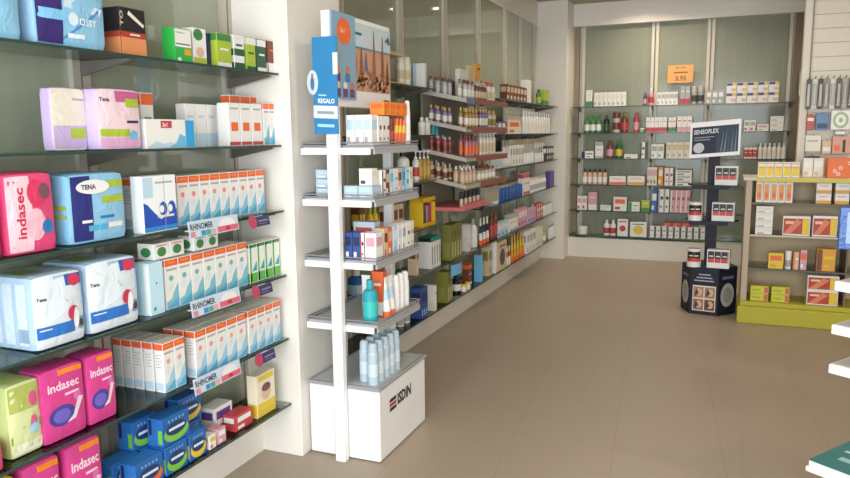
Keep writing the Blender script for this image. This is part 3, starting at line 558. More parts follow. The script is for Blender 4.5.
('b|w|GY|label|GY','cosmetic_box','box','white carton with grey print',"long left wall's third shelf",'',1.571,0.096,0.056,0.191,4,1,1,[(-1.865,6.681,1.195,0,0,0),(-1.865,6.783,1.195,1,0,0),(-1.865,6.885,1.195,2,0,0),(-1.865,6.986,1.195,3,0,0)]),
('o|jar|w|GY|w','jar','jar','white cream jar',"long left wall's third shelf",'',1.571,0.038,0.036,0.152,4,1,1,[(-1.855,7.128,1.195,0,0,0),(-1.855,7.231,1.195,1,0,0),(-1.855,7.335,1.195,2,0,0),(-1.855,7.439,1.195,3,0,0)]),
('o|tube|w|CR|GY','tube','tube','white standing tube',"long left wall's third shelf",'',1.571,0.037,0.034,0.207,4,1,1,[(-1.854,7.586,1.195,0,0,0),(-1.854,7.69,1.195,1,0,0),(-1.854,7.794,1.195,2,0,0),(-1.854,7.898,1.195,3,0,0)]),
('b|DK|w|label|w','cosmetic_box','box','dark grey carton with pale print',"long left wall's third shelf",'',1.571,0.086,0.066,0.155,4,1,1,[(-1.87,8.094,1.195,0,0,0),(-1.87,8.185,1.195,1,0,0),(-1.87,8.275,1.195,2,0,0),(-1.87,8.365,1.195,3,0,0)]),
('b|w|BE|top|GY','cosmetic_box','box','white carton in the back row',"long left wall's third shelf",'',1.571,0.131,0.046,0.241,12,1,1,[(-1.97,6.845,1.195,0,0,0),(-1.97,6.983,1.195,1,0,0),(-1.97,7.12,1.195,2,0,0),(-1.97,7.258,1.195,3,0,0),(-1.97,7.395,1.195,4,0,0),(-1.97,7.533,1.195,5,0,0),(-1.97,7.67,1.195,6,0,0),(-1.97,7.808,1.195,7,0,0),(-1.97,7.945,1.195,8,0,0),(-1.97,8.083,1.195,9,0,0),(-1.97,8.22,1.195,10,0,0),(-1.97,8.358,1.195,11,0,0)]),
('b|BR|Y|label|R','cosmetic_box','box','brown and yellow carton seen through the stand',"long left wall's fourth shelf",'',1.571,0.034,0.056,0.211,2,1,1,[(-1.875,3.542,0.885,0,0,0),(-1.875,3.577,0.885,1,0,0)]),
('o|round|Y|LM|w','bottle','bottle','yellow bottle seen through the stand',"long left wall's fourth shelf",'',1.571,0.043,0.041,0.202,2,1,1,[(-1.888,3.732,0.885,0,0,0),(-1.888,3.797,0.885,1,0,0)]),
('b|BE|BR|label|O','cosmetic_box','box','beige carton seen through the stand',"long left wall's fourth shelf",'',1.571,0.076,0.056,0.186,3,1,1,[(-1.875,3.92,0.885,0,0,0),(-1.875,4.0,0.885,1,0,0),(-1.875,4.081,0.885,2,0,0)]),
('s|yellowdisp','counter_display','display box','yellow open-fronted counter display with magenta tubes',"long left wall's fourth shelf",'',1.571,0.227,0.096,0.194,1,1,1,[(-1.875,4.501,0.885,0,0,0)]),
('o|round|w|BL|LB','bottle','bottle','white bottle with blue top',"long left wall's fourth shelf",'',1.571,0.091,0.092,0.192,1,1,1,[(-1.863,6.1,0.885,0,0,0)]),
('o|jar|BL|BL|NB','jar','jar','round deep blue tin',"long left wall's fourth shelf",'',1.571,0.047,0.046,0.119,7,1,1,[(-1.86,6.281,0.885,0,0,0),(-1.86,6.399,0.885,1,0,0),(-1.86,6.517,0.885,2,0,0),(-1.86,6.635,0.885,3,0,0),(-1.86,6.753,0.885,4,0,0),(-1.86,6.871,0.885,5,0,0),(-1.86,6.989,0.885,6,0,0)]),
('b|w|R|top|R','cosmetic_box','box','white carton with red top',"long left wall's fourth shelf",'',1.571,0.083,0.056,0.214,3,1,1,[(-1.865,7.072,0.885,0,0,0),(-1.865,7.16,0.885,1,0,0),(-1.865,7.247,0.885,2,0,0)]),
('o|round|w|CR|GY','bottle','bottle','slim white bottle',"long left wall's fourth shelf",'',1.571,0.037,0.035,0.153,7,1,1,[(-1.854,7.385,0.885,0,0,0),(-1.854,7.49,0.885,1,0,0),(-1.854,7.595,0.885,2,0,0),(-1.854,7.7,0.885,3,0,0),(-1.854,7.805,0.885,4,0,0),(-1.854,7.91,0.885,5,0,0),(-1.854,8.015,0.885,6,0,0)]),
('b|PU|PU|plain|w','cosmetic_box','box','violet carton at the shelf end',"long left wall's fourth shelf",'',1.571,0.227,0.056,0.174,1,1,1,[(-1.865,8.34,0.885,0,0,0)]),
('b|GY|CR|label|GY','cosmetic_box','box','grey square carton',"long left wall's fourth shelf",'',1.571,0.062,0.056,0.136,1,1,1,[(-1.855,5.899,0.885,0,0,0)]),
('b|CR|w|label|GY','cosmetic_box','box','cream carton in the back row',"long left wall's fourth shelf",'',1.571,0.148,0.046,0.12,12,1,1,[(-1.97,6.656,0.885,0,0,0),(-1.97,6.811,0.885,1,0,0),(-1.97,6.967,0.885,2,0,0),(-1.97,7.122,0.885,3,0,0),(-1.97,7.278,0.885,4,0,0),(-1.97,7.433,0.885,5,0,0),(-1.97,7.589,0.885,6,0,0),(-1.97,7.745,0.885,7,0,0),(-1.97,7.9,0.885,8,0,0),(-1.97,8.056,0.885,9,0,0),(-1.97,8.211,0.885,10,0,0),(-1.97,8.367,0.885,11,0,0)]),
('o|round|BL|w|LB','bottle','bottle','blue bottle seen between the stand shelves',"long left wall's fifth shelf",'',1.571,0.099,0.101,0.162,1,1,1,[(-1.917,3.597,0.575,0,0,0)]),
('b|BE|BR|label|w','cosmetic_box','box','beige and brown carton',"long left wall's fifth shelf",'',1.571,0.033,0.066,0.216,1,1,1,[(-1.87,4.314,0.575,0,0,0)]),
('s|tealtop','cosmetic_box','box','white carton with teal top',"long left wall's fifth shelf",'',1.571,0.044,0.096,0.218,4,1,1,[(-1.885,4.574,0.575,0,0,0),(-1.885,4.62,0.575,1,0,0),(-1.885,4.666,0.575,2,0,0),(-1.885,4.713,0.575,3,0,0)]),
('s|olive','soap_box','box','olive green soap carton',"long left wall's fifth shelf",'',1.571,0.054,0.076,0.267,4,1,1,[(-1.855,4.929,0.575,0,0,0),(-1.855,4.986,0.575,1,0,0),(-1.855,5.043,0.575,2,0,0),(-1.855,5.1,0.575,3,0,0)]),
('b|CR|w|label|GY','cosmetic_box','box','cream carton with faint label',"long left wall's fifth shelf",'',1.571,0.033,0.056,0.217,2,1,1,[(-1.865,5.348,0.575,0,0,0),(-1.865,5.383,0.575,1,0,0)]),
('o|round|w|GY|w','bottle','bottle','white bottle with grey cap',"long left wall's fifth shelf",'',1.571,0.072,0.072,0.231,1,1,1,[(-1.883,5.592,0.575,0,0,0)]),
('o|tube|w|O|N','tube','tube','white tube with orange cap',"long left wall's fifth shelf",'',1.571,0.041,0.04,0.224,3,1,1,[(-1.857,5.712,0.575,0,0,0),(-1.857,5.805,0.575,1,0,0),(-1.857,5.898,0.575,2,0,0)]),
('o|round|BR|BR|R','bottle','bottle','dark red bottle',"long left wall's fifth shelf",'',1.571,0.045,0.044,0.256,2,1,1,[(-1.859,6.026,0.575,0,0,0),(-1.859,6.132,0.575,1,0,0)]),
('b|LB|w|label|BL','cosmetic_box','box','pale blue low carton',"long left wall's fifth shelf",'',1.571,0.114,0.066,0.121,3,1,1,[(-1.87,6.208,0.575,0,0,0),(-1.87,6.328,0.575,1,0,0),(-1.87,6.447,0.575,2,0,0)]),
('b|w|GY|top|GY','cosmetic_box','box','white small carton with grey top',"long left wall's fifth shelf",'',1.571,0.091,0.056,0.157,3,1,1,[(-1.865,6.589,0.575,0,0,0),(-1.865,6.685,0.575,1,0,0),(-1.865,6.781,0.575,2,0,0)]),
('b|PK|w|label|PU','cosmetic_box','box','pink carton',"long left wall's fifth shelf",'',1.571,0.099,0.056,0.182,3,1,1,[(-1.865,6.918,0.575,0,0,0),(-1.865,7.023,0.575,1,0,0),(-1.865,7.127,0.575,2,0,0)]),
('b|LL|PK|label|PU','cosmetic_box','box','lilac pink carton',"long left wall's fifth shelf",'',1.571,0.109,0.056,0.145,3,1,1,[(-1.865,7.278,0.575,0,0,0),(-1.865,7.392,0.575,1,0,0),(-1.865,7.507,0.575,2,0,0)]),
('b|R|w|stripe|w','cosmetic_box','box','red and white carton',"long left wall's fifth shelf",'',1.571,0.089,0.056,0.165,3,1,1,[(-1.865,7.656,0.575,0,0,0),(-1.865,7.749,0.575,1,0,0),(-1.865,7.843,0.575,2,0,0)]),
('o|round|w|GY|CR','bottle','bottle','pale slim bottle by the end pillar',"long left wall's fifth shelf",'',1.571,0.038,0.036,0.138,4,1,1,[(-1.855,7.995,0.575,0,0,0),(-1.855,8.111,0.575,1,0,0),(-1.855,8.226,0.575,2,0,0),(-1.855,8.342,0.575,3,0,0)]),
('o|round|CR|w|GY','bottle','bottle','cream bottle low behind the stand',"long left wall's bottom shelf",'',1.571,0.056,0.055,0.11,2,1,1,[(-1.884,4.12,0.275,0,0,0),(-1.884,4.216,0.275,1,0,0)]),
('b|NB|N|label|LB','cosmetic_box','box','navy blue carton',"long left wall's bottom shelf",'',1.571,0.033,0.086,0.209,3,1,1,[(-1.86,4.345,0.275,0,0,0),(-1.86,4.38,0.275,1,0,0),(-1.86,4.415,0.275,2,0,0)]),
('b|w|CR|band|GY','cosmetic_box','box','white carton beside navy cartons',"long left wall's bottom shelf",'',1.571,0.033,0.086,0.182,1,1,1,[(-1.86,4.582,0.275,0,0,0)]),
('s|olive','soap_box','box','olive green soap carton',"long left wall's bottom shelf",'',1.571,0.035,0.086,0.23,3,1,1,[(-1.86,4.833,0.275,0,0,0),(-1.86,4.87,0.275,1,0,0),(-1.86,4.907,0.275,2,0,0)]),
('o|round|K|K|w','bottle','bottle','black bottle with white print',"long left wall's bottom shelf",'',1.571,0.079,0.079,0.139,1,1,1,[(-1.886,5.186,0.275,0,0,0)]),
('b|BR|O|top|w','cosmetic_box','box','orange and brown carton',"long left wall's bottom shelf",'',1.571,0.037,0.056,0.17,2,1,1,[(-1.905,5.484,0.275,0,0,0),(-1.905,5.523,0.275,1,0,0)]),
('o|jar|w|Y|w','jar','jar','small white jar with yellow lid',"long left wall's bottom shelf",'',1.571,0.046,0.044,0.058,2,1,1,[(-1.839,5.23,0.275,0,0,0),(-1.839,5.326,0.275,1,0,0)]),
('b|SB|LB|plain|w','cosmetic_box','box','sky blue carton',"long left wall's bottom shelf",'',1.571,0.033,0.066,0.227,1,1,1,[(-1.85,5.633,0.275,0,0,0)]),
('b|BE|OL|label|OL','cosmetic_box','box','beige olive carton',"long left wall's bottom shelf",'',1.571,0.033,0.066,0.257,3,1,1,[(-1.87,5.897,0.275,0,0,0),(-1.87,5.932,0.275,1,0,0),(-1.87,5.967,0.275,2,0,0)]),
('b|w|w|plain|GY','cosmetic_box','box','thin white panel carton',"long left wall's bottom shelf",'',1.571,0.033,0.096,0.283,1,1,1,[(-1.865,6.038,0.275,0,0,0)]),
('b|BE|DK|dot|BR','cosmetic_box','box','beige carton with oval portrait',"long left wall's bottom shelf",'',1.571,0.275,0.056,0.259,1,1,1,[(-1.845,6.231,0.275,0,0,0)]),
('o|tube|w|CR|R','tube','tube','white small tube',"long left wall's bottom shelf",'',1.571,0.031,0.029,0.179,2,1,1,[(-1.831,6.431,0.275,0,0,0),(-1.831,6.508,0.275,1,0,0)]),
('o|tube|AM|O|Y','tube','tube','orange sun cream tube',"long left wall's bottom shelf",'',1.571,0.039,0.037,0.256,5,1,1,[(-1.835,6.615,0.275,0,0,0),(-1.835,6.717,0.275,1,0,0),(-1.835,6.819,0.275,2,0,0),(-1.835,6.921,0.275,3,0,0),(-1.835,7.022,0.275,4,0,0)]),
('b|w|GY|label|GY','cosmetic_box','box','white grey carton',"long left wall's bottom shelf",'',1.571,0.121,0.066,0.224,3,1,1,[(-1.85,7.177,0.275,0,0,0),(-1.85,7.305,0.275,1,0,0),(-1.85,7.433,0.275,2,0,0)]),
('b|CR|w|label|GY','cosmetic_box','box','cream white carton',"long left wall's bottom shelf",'',1.571,0.096,0.066,0.211,3,1,1,[(-1.85,7.569,0.275,0,0,0),(-1.85,7.67,0.275,1,0,0),(-1.85,7.77,0.275,2,0,0)]),
('o|round|LM|LM|w','bottle','bottle','lime green bottle',"long left wall's bottom shelf",'',1.571,0.067,0.067,0.146,1,1,1,[(-1.86,8.012,0.275,0,0,0)]),
('o|round|w|GY|w','bottle','bottle','white bottle by the end pillar',"long left wall's bottom shelf",'',1.571,0.032,0.03,0.164,3,1,1,[(-1.842,8.238,0.275,0,0,0),(-1.842,8.337,0.275,1,0,0),(-1.842,8.435,0.275,2,0,0)]),
('o|round|SV|BR|CR','nail_polish_bottle','bottle','small silver bottle',"display unit's top tier",'',1.571,0.035,0.033,0.128,3,1,2,[(-1.658,4.761,1.737,0,0,0),(-1.658,4.833,1.737,1,0,0),(-1.658,4.905,1.737,2,0,0),(-1.699,4.761,1.7447,0,0,1),(-1.699,4.833,1.7447,1,0,1),(-1.699,4.905,1.7447,2,0,1)]),
('o|round|BR|SV|BE','nail_polish_bottle','bottle','small bronze bottle',"display unit's top tier",'',1.571,0.03,0.028,0.129,4,1,2,[(-1.656,4.996,1.7365,0,0,0),(-1.656,5.06,1.7365,1,0,0),(-1.656,5.125,1.7365,2,0,0),(-1.656,5.19,1.7365,3,0,0),(-1.691,4.996,1.7432,0,0,1),(-1.691,5.06,1.7432,1,0,1),(-1.691,5.125,1.7432,2,0,1),(-1.691,5.19,1.7432,3,0,1)]),
('b|CR|w|label|GY','cosmetic_box','box','pale printed carton behind the bottles',"display unit's top tier",'',1.571,0.097,0.036,0.199,2,1,1,[(-1.83,5.132,1.7731,0,0,0),(-1.83,5.234,1.7731,1,0,0)]),
('b|BE|CR|dot|Y','cosmetic_box','box','beige carton standing behind the bottles',"display unit's top tier",'',1.571,0.069,0.036,0.242,2,1,1,[(-1.83,5.344,1.7731,0,0,0),(-1.83,5.417,1.7731,1,0,0)]),
('b|AM|BE|dot|BR','cosmetic_box','box','tall yellow carton',"display unit's top tier",'',1.571,0.096,0.036,0.269,1,1,1,[(-1.83,5.528,1.7731,0,0,0)]),
('o|round|CR|R|BE','nail_polish_bottle','bottle','small white bottle with red cap',"display unit's top tier",'',1.571,0.046,0.044,0.144,2,1,2,[(-1.664,5.299,1.7383,0,0,0),(-1.664,5.402,1.7383,1,0,0),(-1.716,5.299,1.7484,0,0,1),(-1.716,5.402,1.7484,1,0,1)]),
('o|round|a8823f|GD|CR','nail_polish_bottle','bottle','small amber bottle with gold cap',"display unit's second tier",'',1.571,0.034,0.032,0.133,4,1,2,[(-1.658,4.781,1.542,0,0,0),(-1.658,4.853,1.542,1,0,0),(-1.658,4.924,1.542,2,0,0),(-1.658,4.996,1.542,3,0,0),(-1.698,4.781,1.5495,0,0,1),(-1.698,4.853,1.5495,1,0,1),(-1.698,4.924,1.5495,2,0,1),(-1.698,4.996,1.5495,3,0,1)]),
('o|round|7c6a8f|GD|CR','nail_polish_bottle','bottle','small plum bottle with gold cap',"display unit's second tier",'',1.571,0.029,0.027,0.14,3,1,2,[(-1.655,5.087,1.5415,0,0,0),(-1.655,5.152,1.5415,1,0,0),(-1.655,5.217,1.5415,2,0,0),(-1.69,5.087,1.548,0,0,1),(-1.69,5.152,1.548,1,0,1),(-1.69,5.217,1.548,2,0,1)]),
('o|round|BE|GD|OL','nail_polish_bottle','bottle','small olive-labelled bottle with gold cap',"display unit's second tier",'',1.571,0.046,0.044,0.131,2,1,2,[(-1.664,5.326,1.5433,0,0,0),(-1.664,5.431,1.5433,1,0,0),(-1.717,5.326,1.5534,0,0,1),(-1.717,5.431,1.5534,1,0,1)]),
('o|round|b0707a|BR|O','nail_polish_bottle','bottle','small pink bottle with brown cap',"display unit's third tier",'',1.571,0.034,0.032,0.145,4,1,2,[(-1.658,4.78,1.342,0,0,0),(-1.658,4.852,1.342,1,0,0),(-1.658,4.924,1.342,2,0,0),(-1.658,4.996,1.342,3,0,0),(-1.698,4.78,1.3495,0,0,1),(-1.698,4.852,1.3495,1,0,1),(-1.698,4.924,1.3495,2,0,1),(-1.698,4.996,1.3495,3,0,1)]),
('o|round|CR|w|BE','nail_polish_bottle','bottle','small cream bottle',"display unit's third tier",'',1.571,0.036,0.034,0.172,5,1,2,[(-1.659,5.096,1.3422,0,0,0),(-1.659,5.177,1.3422,1,0,0),(-1.659,5.257,1.3422,2,0,0),(-1.659,5.338,1.3422,3,0,0),(-1.659,5.419,1.3422,4,0,0),(-1.701,5.096,1.3501,0,0,1),(-1.701,5.177,1.3501,1,0,1),(-1.701,5.257,1.3501,2,0,1),(-1.701,5.338,1.3501,3,0,1),(-1.701,5.419,1.3501,4,0,1)]),
('o|round|c9a48c|w|BE','nail_polish_bottle','bottle','small skin-toned bottle with white cap',"display unit's lowest tier",'',1.571,0.039,0.037,0.115,4,1,2,[(-1.661,4.7,1.1575,0,0,0),(-1.661,4.782,1.1575,1,0,0),(-1.661,4.863,1.1575,2,0,0),(-1.661,4.945,1.1575,3,0,0),(-1.706,4.7,1.1661,0,0,1),(-1.706,4.782,1.1661,1,0,1),(-1.706,4.863,1.1661,2,0,1),(-1.706,4.945,1.1661,3,0,1)]),
('o|round|BE|BR|w','nail_polish_bottle','bottle','small beige bottle with brown cap',"display unit's lowest tier",'',1.571,0.04,0.038,0.096,5,1,2,[(-1.661,5.054,1.1577,0,0,0),(-1.661,5.145,1.1577,1,0,0),(-1.661,5.235,1.1577,2,0,0),(-1.661,5.326,1.1577,3,0,0),(-1.661,5.416,1.1577,4,0,0),(-1.708,5.054,1.1666,0,0,1),(-1.708,5.145,1.1666,1,0,1),(-1.708,5.235,1.1666,2,0,1),(-1.708,5.326,1.1666,3,0,1),(-1.708,5.416,1.1666,4,0,1)]),
('b|w|G|band|CR','medicine_box','box','tall white carton',"back wall's top shelf",'',0,0.033,0.056,0.193,2,1,1,[(-1.518,8.77,1.8,0,0,0),(-1.483,8.77,1.8,1,0,0)]),
('b|w|CR|label|GY','medicine_box','box','white medicine carton with blue base line',"back wall's top shelf",'',0,0.05,0.056,0.162,7,1,1,[(-1.416,8.77,1.8,0,0,0),(-1.364,8.77,1.8,1,0,0),(-1.311,8.77,1.8,2,0,0),(-1.259,8.77,1.8,3,0,0),(-1.207,8.77,1.8,4,0,0),(-1.155,8.77,1.8,5,0,0),(-1.102,8.77,1.8,6,0,0)]),
('o|round|PU|BL|PK','bottle','bottle','violet bottle',"back wall's top shelf",'',0,0.042,0.036,0.15,1,1,1,[(-0.865,8.76,1.8,0,0,0)]),
('o|round|PK|w|R','bottle','bottle','pink bottle',"back wall's top shelf",'',0,0.062,0.055,0.193,1,1,1,[(-0.799,8.77,1.8,0,0,0)]),
('b|w|GY|label|GY','medicine_box','box','white carton under the price card',"back wall's top shelf",'',0,0.043,0.056,0.144,5,1,1,[(-0.713,8.8,1.8,0,0,0),(-0.668,8.8,1.8,1,0,0),(-0.622,8.8,1.8,2,0,0),(-0.577,8.8,1.8,3,0,0),(-0.532,8.8,1.8,4,0,0)]),
('b|GY|R|band|w','medicine_box','box','grey carton with red base',"back wall's top shelf",'',0,0.05,0.056,0.202,2,1,1,[(-0.459,8.77,1.8,0,0,0),(-0.406,8.77,1.8,1,0,0)]),
('o|jar|GY|SV|DK','jar','jar','grey tin',"back wall's top shelf",'',0,0.065,0.057,0.198,2,1,1,[(-0.335,8.771,1.8,0,0,0),(-0.267,8.771,1.8,1,0,0)]),
('b|GY|w|label|w','medicine_box','box','dull grey carton',"back wall's top shelf",'',0,0.059,0.056,0.149,3,1,1,[(-0.182,8.79,1.8,0,0,0),(-0.12,8.79,1.8,1,0,0),(-0.058,8.79,1.8,2,0,0)]),
('s|vial','medicine_box','box','violet and yellow topped carton',"back wall's top shelf",'',0,0.1,0.056,0.11,5,2,1,[(0.045,8.77,1.8,0,0,0),(0.151,8.77,1.8,1,0,0),(0.256,8.77,1.8,2,0,0),(0.361,8.77,1.8,3,0,0),(0.466,8.77,1.8,4,0,0),(0.045,8.77,1.9114,0,1,0),(0.151,8.77,1.9114,1,1,0),(0.256,8.77,1.9114,2,1,0),(0.361,8.77,1.9114,3,1,0),(0.466,8.77,1.9114,4,1,0)]),
('o|round|G|G|w','bottle','bottle','green bottle with white label',"back wall's second shelf",'',0,0.063,0.056,0.196,3,1,1,[(-1.521,8.78,1.495,0,0,0),(-1.455,8.78,1.495,1,0,0),(-1.388,8.78,1.495,2,0,0)]),
('o|round|K|DK|DG','bottle','bottle','black round flask',"back wall's second shelf",'',0,0.066,0.058,0.204,1,1,1,[(-1.297,8.781,1.495,0,0,0)]),
('o|jar|SV|BR|BR','jar','jar','silver and brown urn',"back wall's second shelf",'',0,0.087,0.078,0.236,1,1,1,[(-1.183,8.791,1.495,0,0,0)]),
('o|round|BR|OL|R','bottle','bottle','brown bulbous bottle',"back wall's second shelf",'',0,0.081,0.072,0.234,1,1,1,[(-1.089,8.788,1.495,0,0,0)]),
('o|round|R|R|PK','bottle','bottle','red slender bottle',"back wall's second shelf",'',0,0.064,0.056,0.232,1,1,1,[(-0.956,8.78,1.495,0,0,0)]),
('b|G|w|label|w','medicine_box','box','tiny green carton',"back wall's second shelf",'',0,0.053,0.046,0.059,1,1,1,[(-0.883,8.765,1.495,0,0,0)]),
('b|w|R|band|GY','medicine_box','box','white carton with red base',"back wall's second shelf",'',0,0.044,0.056,0.17,5,1,1,[(-0.822,8.78,1.495,0,0,0),(-0.776,8.78,1.495,1,0,0),(-0.73,8.78,1.495,2,0,0),(-0.684,8.78,1.495,3,0,0),(-0.638,8.78,1.495,4,0,0)]),
('b|w|G|band|R','medicine_box','box','white carton with green base',"back wall's second shelf",'',0,0.041,0.056,0.167,2,1,1,[(-0.582,8.78,1.495,0,0,0),(-0.539,8.78,1.495,1,0,0)]),
('b|w|PK|band|R','medicine_box','box','white carton with pink base',"back wall's second shelf",'',0,0.051,0.056,0.176,3,1,1,[(-0.48,8.78,1.495,0,0,0),(-0.427,8.78,1.495,1,0,0),(-0.374,8.78,1.495,2,0,0)]),
('b|w|GY|label|R','medicine_box','box','white carton right of the sign',"back wall's second shelf",'',0,0.057,0.056,0.12,2,1,1,[(0.219,8.78,1.495,0,0,0),(0.279,8.78,1.495,1,0,0)]),
('b|w|PK|label|GY','medicine_box','box','low white carton',"back wall's second shelf",'',0,0.113,0.056,0.075,1,1,1,[(0.379,8.78,1.495,0,0,0)]),
('b|w|CR|label|GY','medicine_box','box','stacked flat white carton',"back wall's second shelf",'',0,0.13,0.076,0.052,1,3,1,[(0.516,8.79,1.495,0,0,0),(0.516,8.79,1.5481,0,1,0),(0.516,8.79,1.6012,0,2,0)]),
('b|w|N|stripe|N','medicine_box','box','low white carton with navy print',"back wall's third shelf",'',0,0.146,0.056,0.085,1,1,1,[(-1.507,8.78,1.195,0,0,0)]),
('b|w|GY|top|GY','medicine_box','box','tall white carton',"back wall's third shelf",'',0,0.089,0.056,0.19,1,1,1,[(-1.371,8.78,1.195,0,0,0)]),
('o|round|BR|BR|PK','bottle','bottle','brown syrup bottle with pink label',"back wall's third shelf",'',0,0.077,0.069,0.213,1,1,1,[(-1.249,8.786,1.195,0,0,0)]),
('o|round|DG|G|Y','bottle','bottle','green syrup bottle with yellow base',"back wall's third shelf",'',0,0.076,0.068,0.212,1,1,1,[(-1.146,8.786,1.195,0,0,0)]),
('b|w|CR|label|DG','medicine_box','box','flat white carton',"back wall's third shelf",'',0,0.15,0.056,0.049,1,1,1,[(-1.004,8.78,1.195,0,0,0)]),
('b|w|K|stripe|K','medicine_box','box','slim white carton with black stripe',"back wall's third shelf",'',0,0.053,0.046,0.188,1,1,1,[(-0.874,8.775,1.195,0,0,0)]),
('b|w|GY|label|GY','medicine_box','box','white carton between uprights',"back wall's third shelf",'',0,0.068,0.056,0.164,2,1,1,[(-0.744,8.78,1.195,0,0,0),(-0.673,8.78,1.195,1,0,0)]),
('b|CR|BE|label|GY','medicine_box','box','cream carton beside the dark sign',"back wall's third shelf",'',0,0.062,0.056,0.185,4,1,1,[(-0.583,8.79,1.195,0,0,0),(-0.519,8.79,1.195,1,0,0),(-0.454,8.79,1.195,2,0,0),(-0.389,8.79,1.195,3,0,0)]),
('b|R|w|top|w','medicine_box','box','red and white carton',"back wall's third shelf",'',0,0.041,0.056,0.126,3,1,1,[(0.226,8.78,1.195,0,0,0),(0.269,8.78,1.195,1,0,0),(0.313,8.78,1.195,2,0,0)]),
('o|round|w|w|CR','bottle','bottle','white bottle above the rack',"back wall's third shelf",'',0,0.044,0.037,0.169,6,1,1,[(0.368,8.771,1.195,0,0,0),(0.414,8.771,1.195,1,0,0),(0.459,8.771,1.195,2,0,0),(0.505,8.771,1.195,3,0,0),(0.551,8.771,1.195,4,0,0),(0.597,8.771,1.195,5,0,0)]),
('o|round|SK|K|w','bottle','bottle','pinkish bottle with black cap',"back wall's fourth shelf",'',0,0.056,0.049,0.181,5,1,1,[(-1.536,8.777,0.885,0,0,0),(-1.477,8.777,0.885,1,0,0),(-1.418,8.777,0.885,2,0,0),(-1.359,8.777,0.885,3,0,0),(-1.3,8.777,0.885,4,0,0)]),
('b|w|O|band|O','medicine_box','box','low orange and white carton',"back wall's fourth shelf",'',0,0.186,0.016,0.102,1,1,1,[(-1.147,8.74,0.885,0,0,0)]),
('b|w|AM|band|O','medicine_box','box','low amber and white carton',"back wall's fourth shelf",'',0,0.193,0.056,0.104,1,1,1,[(-0.938,8.78,0.885,0,0,0)]),
('b|CR|PK|label|PU','medicine_box','box','cream and pink carton',"back wall's fourth shelf",'',0,0.035,0.056,0.21,3,1,1,[(-0.796,8.78,0.885,0,0,0),(-0.759,8.78,0.885,1,0,0),(-0.722,8.78,0.885,2,0,0)]),
('b|AM|w|label|w','medicine_box','box','amber carton',"back wall's fourth shelf",'',0,0.052,0.056,0.211,1,1,1,[(-0.664,8.78,0.885,0,0,0)]),
('b|w|PK|stripe|PU','medicine_box','box','white and pink carton',"back wall's fourth shelf",'',0,0.047,0.056,0.2,2,1,1,[(-0.601,8.78,0.885,0,0,0),(-0.552,8.78,0.885,1,0,0)]),
('b|w|GY|label|DK','medicine_box','box','flat white carton in the stack',"back wall's fourth shelf",'',0,0.174,0.076,0.058,1,3,1,[(-0.414,8.79,0.885,0,0,0),(-0.414,8.79,0.945,0,1,0),(-0.414,8.79,1.0049,0,2,0)]),
('b|w|PK|label|R','medicine_box','box','white and pink carton on left',"back wall's fifth shelf",'',0,0.057,0.056,0.166,2,1,1,[(-1.589,8.78,0.575,0,0,0),(-1.529,8.78,0.575,1,0,0)]),
('b|PK|w|band|w','medicine_box','box','pink carton',"back wall's fifth shelf",'',0,0.101,0.056,0.216,1,1,1,[(-1.434,8.78,0.575,0,0,0)]),
('b|w|LB|label|LB','medicine_box','box','flat white and pale blue carton',"back wall's fifth shelf",'',0,0.122,0.056,0.064,1,1,1,[(-1.28,8.78,0.575,0,0,0)]),
('b|w|O|label|R','medicine_box','box','square orange and white carton',"back wall's fifth shelf",'',0,0.153,0.056,0.164,1,1,1,[(-1.112,8.78,0.575,0,0,0)]),
('b|w|G|stripe|LM','medicine_box','box','low white carton with green end',"back wall's fifth shelf",'',0,0.13,0.056,0.109,1,1,1,[(-0.951,8.78,0.575,0,0,0)]),
('b|LM|G|band|w','medicine_box','box','pale green carton',"back wall's fifth shelf",'',0,0.096,0.056,0.135,1,1,1,[(-0.821,8.78,0.575,0,0,0)]),
('b|BL|w|label|w','medicine_box','box','blue carton',"back wall's fifth shelf",'',0,0.064,0.056,0.254,1,1,1,[(-0.726,8.78,0.575,0,0,0)]),
('b|w|GY|stripe|K','medicine_box','box','tall white carton with black stripe',"back wall's fifth shelf",'',0,0.058,0.056,0.268,2,1,1,[(-0.651,8.78,0.575,0,0,0),(-0.59,8.78,0.575,1,0,0)]),
('b|PK|w|stripe|R','medicine_box','box','pink striped carton',"back wall's fifth shelf",'',0,0.052,0.056,0.26,4,1,1,[(-0.522,8.78,0.575,0,0,0),(-0.467,8.78,0.575,1,0,0),(-0.413,8.78,0.575,2,0,0),(-0.359,8.78,0.575,3,0,0)]),
('o|jar|w|w|CR','jar','jar','white plastic jar',"back wall's bottom shelf",'',0,0.115,0.105,0.101,1,1,1,[(-1.553,8.804,0.275,0,0,0)]),
('o|round|w|w|R','bottle','bottle','white pill bottle',"back wall's bottom shelf",'',0,0.072,0.065,0.186,2,1,1,[(-1.264,8.784,0.275,0,0,0),(-1.188,8.784,0.275,1,0,0)]),
('b|w|R|dot|R','medicine_box','box','white carton with red patch',"back wall's bottom shelf",'',0,0.121,0.056,0.203,1,1,1,[(-1.074,8.78,0.275,0,0,0)]),
('b|w|Y|dot|BL','medicine_box','box','wide white carton with yellow patch',"back wall's bottom shelf",'',0,0.189,0.056,0.174,1,1,1,[(-0.894,8.78,0.275,0,0,0)]),
('b|w|DK|stripe|GY','medicine_box','box','white carton with dark stripe',"back wall's bottom shelf",'',0,0.066,0.056,0.133,9,1,1,[(-0.749,8.78,0.275,0,0,0),(-0.679,8.78,0.275,1,0,0),(-0.61,8.78,0.275,2,0,0),(-0.54,8.78,0.275,3,0,0),(-0.471,8.78,0.275,4,0,0),(-0.402,8.78,0.275,5,0,0),(-0.332,8.78,0.275,6,0,0),(-0.263,8.78,0.275,7,0,0),(-0.193,8.78,0.275,8,0,0)]),
